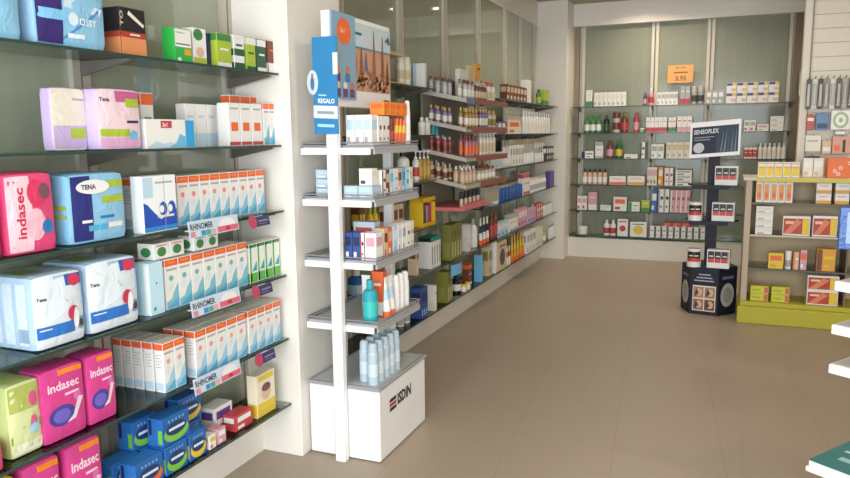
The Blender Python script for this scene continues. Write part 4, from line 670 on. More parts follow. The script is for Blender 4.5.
('b|R|O|label|w','medicine_box','box','red flat carton on the white cartons',"back wall's bottom shelf",'',0,0.097,0.056,0.043,3,1,1,[(-0.569,8.78,0.411,0,0,0),(-0.467,8.78,0.411,1,0,0),(-0.365,8.78,0.411,2,0,0)]),
('s|yelbox','supplement_box','box','yellow and white carton with orange top',"green-based rack's top",'',0,0.055,0.066,0.115,5,1,1,[(0.277,6.175,1.145,0,0,0),(0.334,6.175,1.145,1,0,0),(0.392,6.175,1.145,2,0,0),(0.45,6.175,1.145,3,0,0),(0.508,6.175,1.145,4,0,0)]),
('b|CR|w|label|BE','supplement_box','box','cream carton beside the orange panel',"green-based rack's top",'',0,0.067,0.056,0.143,2,1,1,[(0.599,6.25,1.145,0,0,0),(0.67,6.25,1.145,1,0,0)]),
('s|orangepanel','display_box','display box','orange display box with white flower pattern',"green-based rack's top",'',0,0.191,0.116,0.146,1,1,1,[(0.818,6.21,1.145,0,0,0)]),
('s|orbox','supplement_box','box','white carton with orange front',"green-based rack's upper shelf",'',0,0.049,0.066,0.157,5,1,1,[(0.269,6.175,0.95,0,0,0),(0.321,6.175,0.95,1,0,0),(0.372,6.175,0.95,2,0,0),(0.423,6.175,0.95,3,0,0),(0.475,6.175,0.95,4,0,0)]),
('b|w|AM|band|O','supplement_box','box','flat orange and white carton',"green-based rack's upper shelf",'',0,0.101,0.086,0.077,1,2,1,[(0.708,6.185,0.95,0,0,0),(0.708,6.185,1.0282,0,1,0)]),
('b|w|AM|band|R','supplement_box','box','flat amber and white carton',"green-based rack's upper shelf",'',0,0.093,0.086,0.078,1,2,1,[(0.83,6.185,0.95,0,0,0),(0.83,6.185,1.0292,0,1,0)]),
('b|w|CR|label|GY','supplement_box','box','small white carton in the stack',"green-based rack's middle shelf",'',0,0.12,0.076,0.054,1,4,1,[(0.313,6.18,0.7,0,0,0),(0.313,6.18,0.7556,0,1,0),(0.313,6.18,0.8112,0,2,0),(0.313,6.18,0.8667,0,3,0)]),
('s|redbox','supplement_box','box','wide red and yellow carton',"green-based rack's middle shelf",'',0,0.188,0.076,0.15,1,1,1,[(0.538,6.18,0.7,0,0,0)]),
('s|redbox','supplement_box','box','wide red and yellow carton by the divider',"green-based rack's middle shelf",'',0,0.164,0.076,0.157,1,1,1,[(0.73,6.18,0.7,0,0,0)]),
('b|Y|O|label|AM','supplement_box','box','yellow carton',"green-based rack's lower shelf",'',0,0.107,0.066,0.122,1,1,1,[(0.411,6.175,0.435,0,0,0)]),
('o|jar|w|w|GY','jar','jar','small white jar',"green-based rack's lower shelf",'',0,0.046,0.04,0.143,1,1,1,[(0.498,6.162,0.435,0,0,0)]),
('b|SK|O|stripe|w','supplement_box','box','salmon orange carton',"green-based rack's lower shelf",'',0,0.039,0.046,0.138,1,1,1,[(0.55,6.165,0.435,0,0,0)]),
('b|PK|O|label|w','supplement_box','box','rosy orange carton',"green-based rack's lower shelf",'',0,0.045,0.046,0.156,1,1,1,[(0.601,6.165,0.435,0,0,0)]),
('b|AM|BR|stripe|Y','supplement_box','box','orange and brown gift carton',"green-based rack's lower shelf",'',0,0.127,0.076,0.171,1,1,1,[(0.753,6.18,0.435,0,0,0)]),
('s|limebox','supplement_box','box','lime yellow carton with red end,left stack',"green rack's base",'',0,0.129,0.076,0.059,1,2,1,[(0.308,6.18,0.17,0,0,0),(0.308,6.18,0.2301,0,1,0)]),
('s|limebox','supplement_box','box','lime yellow carton with red end,right stack',"green rack's base",'',0,0.127,0.076,0.06,1,2,1,[(0.457,6.18,0.17,0,0,0),(0.457,6.18,0.2315,0,1,0)]),
('s|redbox','supplement_box','box','large red and yellow carton',"green rack's base",'',0,0.212,0.096,0.113,1,2,1,[(0.745,6.19,0.17,0,0,0),(0.745,6.19,0.2845,0,1,0)]),
('b|w|LB|label|GY','cosmetic_box','box','white carton facing the camera',"white stand's top shelf",'',0,0.041,0.06,0.135,3,1,1,[(-1.53,2.88,1.452,0,0,0),(-1.487,2.88,1.452,1,0,0),(-1.444,2.88,1.452,2,0,0)]),
('b|w|CR|stripe|BR','cosmetic_box','box','white narrow carton at the edge',"white stand's top shelf",'',1.571,0.037,0.06,0.13,3,1,1,[(-1.45,2.925,1.452,0,0,0),(-1.45,2.965,1.452,1,0,0),(-1.45,3.005,1.452,2,0,0)]),
('o|can|BR|BR|R','canister','canister','dark red canister',"white stand's top shelf",'',0,0.036,0.036,0.13,2,1,1,[(-1.445,3.05,1.452,0,0,0),(-1.445,3.09,1.452,1,0,0)]),
('o|tube|O|O|Y','tube','tube','orange and yellow tube',"white stand's top shelf",'',0,0.038,0.038,0.125,3,1,1,[(-1.445,3.135,1.452,0,0,0),(-1.445,3.175,1.452,1,0,0),(-1.445,3.215,1.452,2,0,0)]),
('b|OR|O|label|O','cosmetic_box','box','orange carton lying across the row',"white stand's top shelf",'',1.571,0.062,0.07,0.06,4,1,1,[(-1.455,3.0,1.587,0,0,0),(-1.455,3.065,1.587,1,0,0),(-1.455,3.13,1.587,2,0,0),(-1.455,3.195,1.587,3,0,0)]),
('o|can|w|w|CR','canister','canister','thin tall white canister',"white stand's top shelf",'',0,0.03,0.03,0.21,1,1,1,[(-1.435,3.262,1.452,0,0,0)]),
('o|round|BE|w|w','bottle','bottle','beige bottle with white cap behind',"white stand's top shelf",'',0,0.036,0.036,0.185,1,1,1,[(-1.53,3.16,1.452,0,0,0)]),
('o|round|BR|w|w','bottle','bottle','brown bottle with white cap behind',"white stand's top shelf",'',0,0.036,0.036,0.185,1,1,1,[(-1.49,3.16,1.452,0,0,0)]),
('o|round|DG|BE|w','bottle','bottle','dark green bottle behind',"white stand's top shelf",'',0,0.04,0.04,0.175,1,1,1,[(-1.53,3.24,1.452,0,0,0)]),
('b|SG|LB|label|w','cosmetic_box','box','pale blue flat carton left of the post',"white stand's second shelf",'',0,0.095,0.08,0.04,1,3,1,[(-1.672,2.9,1.222,0,0,0),(-1.672,2.9,1.264,0,1,0),(-1.672,2.9,1.306,0,2,0)]),
('b|SG|LB|label|w','cosmetic_box','box','pale blue low carton at the front',"white stand's second shelf",'',0,0.07,0.09,0.055,2,1,1,[(-1.525,2.875,1.222,0,0,0),(-1.452,2.875,1.222,1,0,0)]),
('b|w|CR|label|DK','cosmetic_box','box','small white square carton on a blue one',"white stand's second shelf",'',0,0.062,0.06,0.075,1,1,1,[(-1.455,2.87,1.2785,0,0,0)]),
('b|w|BR|stripe|BR','cosmetic_box','box','white and brown narrow carton',"white stand's second shelf",'',1.571,0.041,0.07,0.12,1,1,1,[(-1.45,2.945,1.222,0,0,0)]),
('b|BR|BE|label|w','cosmetic_box','box','brown narrow carton',"white stand's second shelf",'',1.571,0.041,0.07,0.12,1,1,1,[(-1.45,2.985,1.222,0,0,0)]),
('b|LB|SB|label|w','cosmetic_box','box','light blue narrow carton',"white stand's second shelf",'',1.571,0.041,0.07,0.12,1,1,1,[(-1.45,3.03,1.222,0,0,0)]),
('b|w|LB|stripe|SB','cosmetic_box','box','white and blue narrow carton',"white stand's second shelf",'',1.571,0.041,0.07,0.12,1,1,1,[(-1.45,3.075,1.222,0,0,0)]),
('b|SK|BR|label|w','cosmetic_box','box','rosy narrow carton',"white stand's second shelf",'',1.571,0.041,0.07,0.12,1,1,1,[(-1.45,3.12,1.222,0,0,0)]),
('b|SB|T|label|w','cosmetic_box','box','sky blue narrow carton',"white stand's second shelf",'',1.571,0.041,0.07,0.12,1,1,1,[(-1.45,3.165,1.222,0,0,0)]),
('b|LB|T|dot|T','cosmetic_box','box','pale carton with teal spot',"white stand's second shelf",'',1.571,0.041,0.07,0.12,1,1,1,[(-1.45,3.21,1.222,0,0,0)]),
('b|CR|BE|label|w','cosmetic_box','box','cream narrow carton',"white stand's second shelf",'',1.571,0.041,0.07,0.12,1,1,1,[(-1.45,3.255,1.222,0,0,0)]),
('b|NB|N|label|w','cosmetic_box','box','dark blue carton',"white stand's third shelf",'',0,0.037,0.07,0.125,2,1,1,[(-1.545,2.87,0.942,0,0,0),(-1.505,2.87,0.942,1,0,0)]),
('b|w|R|stripe|N','cosmetic_box','box','thin red and white carton',"white stand's third shelf",'',0,0.018,0.07,0.125,1,1,1,[(-1.476,2.87,0.942,0,0,0)]),
('b|w|PK|label|w','cosmetic_box','box','white carton with pink line',"white stand's third shelf",'',0,0.055,0.07,0.125,1,1,1,[(-1.436,2.872,0.942,0,0,0)]),
('b|SG|R|label|w','cosmetic_box','box','wide pale blue carton behind the front row',"white stand's third shelf",'',0,0.11,0.06,0.16,1,1,1,[(-1.525,2.98,0.942,0,0,0)]),
('b|BE|BR|label|O','cosmetic_box','box','beige narrow carton',"white stand's third shelf",'',1.571,0.041,0.05,0.135,1,1,1,[(-1.435,2.945,0.942,0,0,0)]),
('b|O|BE|label|w','cosmetic_box','box','tan orange narrow carton',"white stand's third shelf",'',1.571,0.041,0.05,0.135,1,1,1,[(-1.435,2.99,0.942,0,0,0)]),
('b|LB|w|label|GY','cosmetic_box','box','pale blue narrow carton',"white stand's third shelf",'',1.571,0.041,0.05,0.135,1,1,1,[(-1.435,3.05,0.942,0,0,0)]),
('b|w|LB|label|GY','cosmetic_box','box','white narrow carton with blue print',"white stand's third shelf",'',1.571,0.041,0.05,0.135,1,1,1,[(-1.435,3.1,0.942,0,0,0)]),
('b|w|GY|label|GY','cosmetic_box','box','white narrow carton with grey print',"white stand's third shelf",'',1.571,0.041,0.05,0.135,1,1,1,[(-1.435,3.15,0.942,0,0,0)]),
('b|w|CR|stripe|BR','cosmetic_box','box','white narrow carton with brown edge',"white stand's third shelf",'',1.571,0.041,0.05,0.135,1,1,1,[(-1.435,3.2,0.942,0,0,0)]),
('b|w|BE|stripe|GY','cosmetic_box','box','white and beige narrow carton',"white stand's third shelf",'',1.571,0.041,0.05,0.135,1,1,1,[(-1.435,3.245,0.942,0,0,0)]),
('o|round|T|T|TL','bottle','bottle','turquoise bottle',"white stand's fourth shelf",'',0,0.07,0.045,0.195,1,1,1,[(-1.467,2.885,0.652,0,0,0)]),
('o|tube|w|O|CR','tube','tube','white tube with orange top at rear',"white stand's fourth shelf",'',0,0.045,0.045,0.2,1,1,1,[(-1.52,2.95,0.652,0,0,0)]),
('b|O|w|band|w','cosmetic_box','box','tall orange and white carton',"white stand's fourth shelf",'',0,0.06,0.045,0.215,1,1,1,[(-1.475,3.0,0.652,0,0,0)]),
('o|tube|w|O|LB','tube','tube','white and orange tube',"white stand's fourth shelf",'',1.571,0.046,0.046,0.195,2,1,1,[(-1.425,2.97,0.652,0,0,0),(-1.425,3.02,0.652,1,0,0)]),
('o|can|w|w|w','spray_can','spray can','plain white spray can',"white stand's fourth shelf",'',0,0.042,0.042,0.18,3,1,1,[(-1.434,3.09,0.652,0,0,0),(-1.434,3.145,0.652,1,0,0),(-1.434,3.2,0.652,2,0,0)]),
('o|can|SG|SG|c9d6dd','bottle','bottle','pale silver bottle in the right column',"white stand's base cabinet",'',0,0.05,0.05,0.195,5,1,1,[(-1.447,2.86,0.3632,0,0,0),(-1.447,2.92,0.3632,1,0,0),(-1.447,2.98,0.3632,2,0,0),(-1.447,3.04,0.3632,3,0,0),(-1.447,3.1,0.3632,4,0,0)]),
('o|can|SG|SG|c9d6dd','bottle','bottle','pale silver bottle in the left column',"white stand's base cabinet",'',0,0.05,0.05,0.195,5,1,1,[(-1.505,2.89,0.3632,0,0,0),(-1.505,2.95,0.3632,1,0,0),(-1.505,3.01,0.3632,2,0,0),(-1.505,3.07,0.3632,3,0,0),(-1.505,3.13,0.3632,4,0,0)]),
('s|canister','canister','canister','white black and red canister,base ledge,left','dark blue carousel','canisters on the carousel',0,0.11,0.11,0.15,1,1,1,[(-0.19,6.27,0.397,0,0,0)]),
('s|canister','canister','canister','white black and red canister,lower tier,left','dark blue carousel','canisters on the carousel',0,0.11,0.11,0.15,1,1,1,[(-0.195,6.27,0.78,0,0,0)]),
('s|kneebox','display_box','box','white box with black and red front,base ledge','dark blue carousel','black and red boxes on the carousel',-0.1,0.17,0.1,0.15,1,1,1,[(0.0,6.275,0.397,0,0,0)]),
('s|kneebox','display_box','box','white box with black and red front,lower tier','dark blue carousel','black and red boxes on the carousel',-0.1,0.17,0.1,0.15,1,1,1,[(0.02,6.3,0.78,0,0,0)]),
('s|kneebox','display_box','box','white box with black and red front,upper tier','dark blue carousel','black and red boxes on the carousel',-0.1,0.17,0.1,0.15,1,1,1,[(0.03,6.3,1.07,0,0,0)]),
('o|round|GY|BR|SV','nail_polish_bottle','bottle','small grey bottle at the near end',"display unit's top tier",'',0,0.036,0.036,0.11,3,1,1,[(-1.87,4.66,1.7857,0,0,0),(-1.82,4.66,1.7752,1,0,0),(-1.77,4.66,1.7647,2,0,0)]),
('o|round|GY|BR|SV','nail_polish_bottle','bottle','small grey bottle behind the near end',"display unit's top tier",'',0,0.036,0.036,0.11,3,1,1,[(-1.87,4.75,1.7857,0,0,0),(-1.82,4.75,1.7752,1,0,0),(-1.77,4.75,1.7647,2,0,0)]),
('o|round|8a6f9c|GD|CR','nail_polish_bottle','bottle','small mauve bottle at the near end',"display unit's second tier",'',0,0.036,0.036,0.11,3,1,1,[(-1.87,4.66,1.5907,0,0,0),(-1.82,4.66,1.5802,1,0,0),(-1.77,4.66,1.5697,2,0,0)]),
('o|round|8a6f9c|GD|CR','nail_polish_bottle','bottle','small mauve bottle behind the near end',"display unit's second tier",'',0,0.036,0.036,0.11,3,1,1,[(-1.87,4.75,1.5907,0,0,0),(-1.82,4.75,1.5802,1,0,0),(-1.77,4.75,1.5697,2,0,0)]),
('o|round|a84a58|SV|BR','nail_polish_bottle','bottle','small crimson bottle at the near end',"display unit's third tier",'',0,0.036,0.036,0.11,3,1,1,[(-1.87,4.66,1.3907,0,0,0),(-1.82,4.66,1.3802,1,0,0),(-1.77,4.66,1.3697,2,0,0)]),
('o|round|a84a58|SV|BR','nail_polish_bottle','bottle','small crimson bottle behind the near end',"display unit's third tier",'',0,0.036,0.036,0.11,3,1,1,[(-1.87,4.75,1.3907,0,0,0),(-1.82,4.75,1.3802,1,0,0),(-1.77,4.75,1.3697,2,0,0)]),
('o|round|BE|SV|BR','nail_polish_bottle','bottle','small sandy bottle at the near end',"display unit's lowest tier",'',0,0.036,0.036,0.11,3,1,1,[(-1.87,4.66,1.2057,0,0,0),(-1.82,4.66,1.1952,1,0,0),(-1.77,4.66,1.1847,2,0,0)]),
('o|round|BE|SV|BR','nail_polish_bottle','bottle','small sandy bottle behind the near end',"display unit's lowest tier",'',0,0.036,0.036,0.11,3,1,1,[(-1.87,4.75,1.2057,0,0,0),(-1.82,4.75,1.1952,1,0,0),(-1.77,4.75,1.1847,2,0,0)]),
]
ORD = 'first second third fourth fifth sixth seventh eighth ninth tenth eleventh twelfth thirteenth'.split()
for st, name, cat, desc, loc, grp, rot, w, d, h, nc, nz, ny, L in GROUPS:
    for x, y, z, c, iz, iy in L:
        p = [desc]
        if nc > 1: p.append('leftmost' if c == 0 else 'rightmost' if c == nc-1 else 'middle one' if nc == 3 else ORD[c]+' from left')
        if nz > 1: p.append({2: ['below', 'on top'], 3: ['lowest', 'mid-stack', 'topmost'], 4: ['lowest', 'second up', 'third up', 'topmost']}[nz][iz])
        if ny > 1: p.append('in front' if iy == 0 else 'behind it' if ny == 2 else ORD[iy]+' deep')
        add_item((st, name, cat, ', '.join(p)+', on '+loc, grp or (desc+' row on '+loc if len(L) > 1 else ''), x, y, z, rot, w, d, h))

# ================================================================== the room
YB = 8.96; XW = -2.08; XR = 3.2; YF = -1.5; ZC = 3.0
def S(name, x0, x1, y0, y1, z0, z1, m, ch=0):
    b = MB(); b.box(x0, x1, y0, y1, z0, z1, m, ch); return struct(b.build(name))
S('floor', XW-.3, XR+.2, YF-.2, YB+.3, -.1, 0, M_floor)
S('ceiling', XW-.3, XR+.2, YF-.2, YB+.3, ZC, ZC+.1, M_ceil)
S('wall_left', XW-.25, XW-.03, YF-.2, YB+.2, 0, ZC, M_wall)
S('wall_right', XR, XR+.15, YF, YB+.2, 0, ZC, M_wall)
S('wall_back', XW, XR, YB+.03, YB+.2, 0, ZC, M_wall)
b = MB()    # shop front behind the camera: wall with the big window opening
b.box(XW-.1, -1.9, YF-.15, YF, 0, ZC, M_wall); b.box(2.6, XR, YF-.15, YF, 0, ZC, M_wall); b.box(-1.9, 2.6, YF-.15, YF, 2.7, ZC, M_wall); b.box(-1.9, 2.6, YF-.15, YF, 0, .25, M_wall)
struct(b.build('wall_front'))
b = MB()
for x in (-1.9, -.4, 1.1, 2.55): b.box(x, x+.05, YF-.1, YF-.04, .25, 2.7, M_white)
b.box(-1.9, 2.6, YF-.1, YF-.04, .25, .3, M_white); b.box(-1.9, 2.6, YF-.1, YF-.04, 2.65, 2.7, M_white)
struct(b.build('trim_1'))
# soffits and pillars
S('trim_2', XW-.03, XW+.012, -1.3, 8.5, 2.72, ZC, M_wall)
S('trim_3', -1.72, XR, 8.86, YB+.03, 2.745, ZC, M_wall)
S('wall_pillar', XW-.03, -1.772, 2.75, 3.22, 0, ZC, M_wall, .004)
S('wall_pillar', XW-.03, -1.72, 8.5, YB+.03, 0, ZC, M_wall, .004)
# plinths
S('baseboard_left', XW-.03, -1.99, -1.2, 2.75, 0, .25, M_plinth)
S('baseboard_left', XW-.03, -1.99, 3.22, 8.5, 0, .25, M_plinth)
S('baseboard_back', -1.72, .9, 8.76, YB+.03, 0, .235, M_plinth)
# glass back panels
k = 0
for a, c in ((-1.0, .2), (.2, 1.04), (1.04, 1.9), (1.9, 2.75), (3.22, 3.76), (3.76, 4.6), (4.6, 5.45), (5.45, 6.3), (6.3, 7.15), (7.15, 7.75), (7.75, 8.38)):
    k += 1; S('window_%d' % k, XW-.03, XW, a+.012, c-.012, .25, 2.72, M_panelL)
for a, c in ((-1.6, -.79), (-.79, -.19), (-.19, .635)):
    k += 1; S('window_%d' % k, a+.02, c-.02, YB, YB+.03, .235, 2.77, M_panelB)
# uprights: slotted posts
t = 3
for y in (1.04, 1.9, 2.72, 3.76, 4.6, 5.45, 6.3, 7.15, 7.75, 8.36):
    t += 1; b = MB(); wd = .03
    for s in (-1, 1):
        b.box(XW, XW+.022, y+s*.021-.016, y+s*.021+.016, .25, 2.72, M_upr if y < 3 else mat('c6bfae', .45))
    b.box(XW, XW+.010, y-.006, y+.006, .25, 2.72, mat('77705f', .5)); struct(b.build('trim_%d' % t))
for x in (-1.63, -.79, -.19, .64):
    t += 1; b = MB()
    for s in (-1, 1) if -1 < x < .5 else (1,) if x < 0 else (-1,):
        b.box(x+s*.024-.017, x+s*.024+.017, YB-.025, YB, .235, 2.77, mat('cdc7b8', .45))
    for i in range(40): b.box(x-.046, x-.04, YB-.028, YB-.024, .3+i*.06, .33+i*.06, mat('8a8272', .5))
    struct(b.build('trim_%d' % t))
t += 1; S('trim_%d' % t, -1.72, -1.66, YB-.03, YB+.03, .235, 2.77, mat('8f846f', .5))
# service door ajar at the right end of the back wall, brown with a steel pull
b = MB(); b.box(.655, 1.5, YB-.05, YB, 0, 2.77, mat('7a6b57', .25)); dr = struct(b.build('door_1'))
b = MB(); b.tube((.725, YB-.09, 1.87), (.725, YB-.09, 2.13), .016, mat('SV', .2, .6)); b.tube((.725, YB-.05, 1.9), (.725, YB-.09, 1.9), .01, mat('SV', .2, .6)); b.tube((.725, YB-.05, 2.1), (.725, YB-.09, 2.1), .01, mat('SV', .2, .6))
b.build('door_handle', dr)
# ------------------------------------------------------------------ glass shelves
SHN = ['top', 'second', 'third', 'fourth', 'fifth', 'bottom']
def shelf(x0, x1, y0, y1, z, label, brackets, axis, group):
    o = empty('glass_shelf', ((x0+x1)/2, (y0+y1)/2, z)); tag(o, label, 'shelf', group)
    cx, cy = (x0+x1)/2, (y0+y1)/2
    b = MB(); b.box(x0-cx, x1-cx, y0-cy, y1-cy, -.008, -.0005, M_glass)
    b.build('glass_pane', o)
    b = MB()
    if axis == 0: b.box(x1-cx, x1-cx+.003, y0-cy, y1-cy, -.009, 0, M_edge)
    else: b.box(x0-cx, x1-cx, y0-cy-.003, y0-cy, -.009, 0, M_edge)
    b.build('polished_edge', o)
    for p in brackets:
        b = MB()
        if axis == 0:
            X0, X1 = XW+.02-cx, x1-cx-.02; q = p-cy
            vs = [(X0, q-.004, -.01), (X1, q-.004, -.01), (X1, q-.004, -.018), (X0, q-.004, -.06), (X0, q+.004, -.01), (X1, q+.004, -.01), (X1, q+.004, -.018), (X0, q+.004, -.06)]
        else:
            q = p-cx; Y0, Y1 = YB-.02-cy, y0-cy+.03
            vs = [(q-.004, Y0, -.01), (q-.004, Y1, -.01), (q-.004, Y1, -.018), (q-.004, Y0, -.06), (q+.004, Y0, -.01), (q+.004, Y1, -.01), (q+.004, Y1, -.018), (q+.004, Y0, -.06)]
        b.mesh(vs, [(0, 1, 2, 3), (7, 6, 5, 4), (0, 4, 5, 1), (1, 5, 6, 2), (2, 6, 7, 3), (3, 7, 4, 0)], M_brk)
        b.build('bracket', o)
for i, z in enumerate((1.77, 1.46, 1.17, .875, .578, .265)):
    shelf(XW+.024, -1.818, .2, 2.735, z, '%s glass shelf of the near left wall, left of the white pillar' % SHN[i], (1.04, 1.9, 2.7), 0, 'near wall glass shelves')
for i, z in enumerate((1.80, 1.495, 1.195, .885, .575, .275)):
    if i < 4: rng = ((3.24, 4.585), (5.63, 8.48))
    else: rng = ((3.24, 8.48),)
    for j, (a, c) in enumerate(rng):
        x1 = -1.81
        shelf(XW+.024, x1, a, c, z, '%s glass shelf of the long left wall%s' % (SHN[i], (', behind the white stand', ', towards the end pillar')[j] if len(rng) > 1 else ' running full length'),
              [y for y in (3.76, 4.52, 5.45, 6.3, 7.15, 7.75, 8.36) if a < y < c], 0, 'long wall glass shelves')
for i, z in enumerate((1.80, 1.495, 1.195, .885, .575, .275)):
    shelf(-1.7, .68, 8.71, YB-.03, z, '%s glass shelf of the back wall under green glass panels' % SHN[i], (-1.63, -.79, -.19, .64), 1, 'back wall glass shelves')
# ------------------------------------------------------------------ display unit on the long wall
o = empty('makeup_display', (-1.85, 4.62, .975)); tag(o, 'tiered cosmetics display unit with pink base among the wall shelves', 'display unit')
def part(name, boxes, par=o, off=(-1.85, 4.62, .975)):
    b = MB()
    for q in boxes: b.box(q[0]-off[0], q[1]-off[0], q[2]-off[1], q[3]-off[1], q[4]-off[2], q[5]-off[2], q[6], q[7] if len(q) > 7 else 0)
    return b.build(name, par)
AC = mat('b9b6a8', .3)
for i, (z, X) in enumerate(((1.72, -1.6), (1.525, -1.6), (1.325, -1.6), (1.14, -1.6))):
    b = MB(); X0 = -1.92; dz = .21*(X-X0)
    vs = [(x_+1.85, y_-4.62, z_-.975) for y_ in (4.62, 5.6) for x_, z_ in ((X0, z+dz-.012), (X, z-.012), (X, z), (X0, z+dz))]
    b.mesh(vs, [(0, 1, 2, 3), (7, 6, 5, 4), (0, 4, 5, 1), (1, 5, 6, 2), (2, 6, 7, 3), (3, 7, 4, 0)], AC); b.build('tier', o)
    b = MB(); vs = [(x_+1.85, y_-4.62, z_-.975) for y_ in (4.613, 4.62) for x_, z_ in ((X0, z+dz-.014), (X, z-.014), (X, z+.014), (X0, z+dz+.014))]
    b.mesh(vs, [(0, 1, 2, 3), (7, 6, 5, 4), (0, 4, 5, 1), (1, 5, 6, 2), (2, 6, 7, 3), (3, 7, 4, 0)], mat('bdb8ab', .3)); b.build('tier_lip', o)
    st = [(X, X+.004, 4.62, 4.78, z-.02, z+.02, mat('6f7fae', .4))] if i == 0 else []
    part('price_strip', st+[(X, X+.004, 4.78 if i == 0 else 4.62+.1*i, 5.6, z-.02, z+.02, mat('8f5647', .45))])
part('back_board', [(-1.93, -1.92, 4.62, 5.6, .98, 1.9, mat('8d8a7c', .5))])
part('base_tray', [(-1.919, -1.62, 4.62, 5.15, .975, 1.0, mat('d2717a', .4), .002), (-1.63, -1.62, 4.62, 5.1, 1.0, 1.02, mat('d2717a', .4))])
part('mirror_panel', [(-1.9, -1.64, 5.2, 5.5, .975, 1.1, mat('a9a595', .3), .002)])
for i in range(5):
    q = empty('lip_gloss', (-1.66, 4.68+i*.09, 1.0005)); tag(q, 'slim lip gloss with slanted dark cap on pink tray, %s' % ('leftmost', 'second from left', 'middle one', 'second from right', 'rightmost')[i], 'lip gloss', 'lip glosses on the pink tray')
    b = MB(); b.lathe([(0, 0, mat('SK')), (.013, 0, mat('SK')), (.013, .055, mat('GY')), (0, .055, mat('GY'))], 12); b.build('body', q)
    b = MB(); b.lathe([(0, .0555, M_brk2), (.016, .0555, M_brk2), (.013, .1, M_brk2), (0, .105, M_brk2)], 12); b.build('cap', q)
# sunglasses lying on the top tier's cartons are part of the pile there
# dark can stand at the near end of the long wall's top shelf
o = empty('can_stand', (-1.945, 4.05, 1.8)); tag(o, 'small dark stand with cream canopy holding two cream spray cans', 'display stand')
b = MB(); b.box(-.12, -.11, -.22, .09, 0, .17, mat('K')); b.box(-.12, .1, -.22, -.21, 0, .17, mat('K')); b.build('back_plate', o)
b = MB(); b.box(-.12, .1, -.23, .12, .171, .19, mat('BE'), .004); b.build('canopy', o)
b = MB(); b.box(-.12, .11, -.22, .14, 0, .011, mat('BE'), .002); b.build('base_plate', o)
# blue hanging leaflet under the fifth shelf
o = empty('hanging_leaflet', (-1.8, 4.95, .455)); tag(o, 'curled light blue leaflet hanging under the fifth shelf beside soap cartons', 'leaflet')
b = MB(); n = 10
for i in range(n):
    a0, a1 = -.12+.24*i/n, -.12+.24*(i+1)/n; f = lambda a: .03*math.cos(a*12)
    for s in (0, .002):
        b.face([(f(a0)+s, a0, .02 if i else 0), (f(a1)+s, a1, .02), (f(a1)+s, a1, .1), (f(a0)+s, a0, .1)], mat('SB'))
    b.face([(f(a0), a0, .1), (f(a1), a1, .1), (f(a1)+.002, a1, .1), (f(a0)+.002, a0, .1)], mat('SB'))
b.build('sheet', o)
# ------------------------------------------------------------------ shelf talkers on the near wall
for i, (z, y0, y1) in enumerate(((1.17, 2.08, 2.37), (.875, 2.07, 2.36), (.578, 2.06, 2.34))):
    nm = ('third', 'fourth', 'fifth')[i]
    o = empty('shelf_banner', (-1.797, (y0+y1)/2, z+.022)); o.rotation_euler = (0, math.radians(18), PI/2)
    o.rotation_euler = (math.radians(-8), 0, PI/2)
    tag(o, 'pale blue RHINOMER price banner clipped below the near wall\'s %s shelf' % nm, 'price banner', 'nasal spray banners')
    L_ = y1-y0; H_ = .062
    fn = lambda u, v, k=1: (-L_/2+u*L_, -.002-k*.0004, -H_+v*H_)
    b = MB(); b.box(-L_/2, L_/2, -.002, 0, -H_, 0, mat('c4d6e6'))
    b.text(fn, 'RHINOMER', .03, .45, .38, L_/H_, mat('33363f'), 1, 0, .44)
    b.ell(fn, .76, .5, .17, .4, mat('e6e6ea'), 1); b.rect(fn, .55, .06, .98, .4, mat('d9667a'), 2); b.rect(fn, .72, .14, .8, .34, mat('b02a3c'), 3)
    for j, c in enumerate(('d98a9a', 'c7d8e8', '3f8fc8', '3fa9a0', 'e4a0a8')): b.rect(fn, .02+j*.1, .05, .11+j*.1, .36, mat(c), 2)
    b.build('printed_strip', o)
    b = MB(); b.box(-L_/2, L_/2, 0, .018, -.034, -.0315, mat('dfe6ea', .2)); b.build('clip', o)
    o = empty('price_tag', (-1.8, 2.5, z-.002)); o.rotation_euler = (math.radians(-12), 0, PI/2)
    tag(o, 'small dark purple tag with red disc at the end of near wall\'s %s shelf' % nm, 'price tag', 'purple shelf tags')
    b = MB(); b.box(-.03, .09, -.002, 0, -.045, -.002, mat('3c3560')); g = lambda u, v, k=1: (-.03+.12*u, -.002-k*.0004, -.045+.043*v)
    b.rect(g, .35, .45, .92, .6, mat('8d88ad')); b.rect(g, .35, .2, .8, .3, mat('6d6892')); b.build('card', o)
    b = MB(); b.box(-.01, .05, -.001, .0145, -.007, 0, mat('dfe6ea', .2)); b.build('clip', o)
    b = MB(); b.mesh([(.0+.028*math.cos(a*PI/10)-.03, -.004, -.022+.028*math.sin(a*PI/10)) for a in range(20)]+[(.0+.028*math.cos(a*PI/10)-.03, -.0025, -.022+.028*math.sin(a*PI/10)) for a in range(20)],
        [tuple(range(20))]+[(k, k+20, (k+1) % 20+20, (k+1) % 20) for k in range(20)], mat('b8405e')); b.build('disc', o)
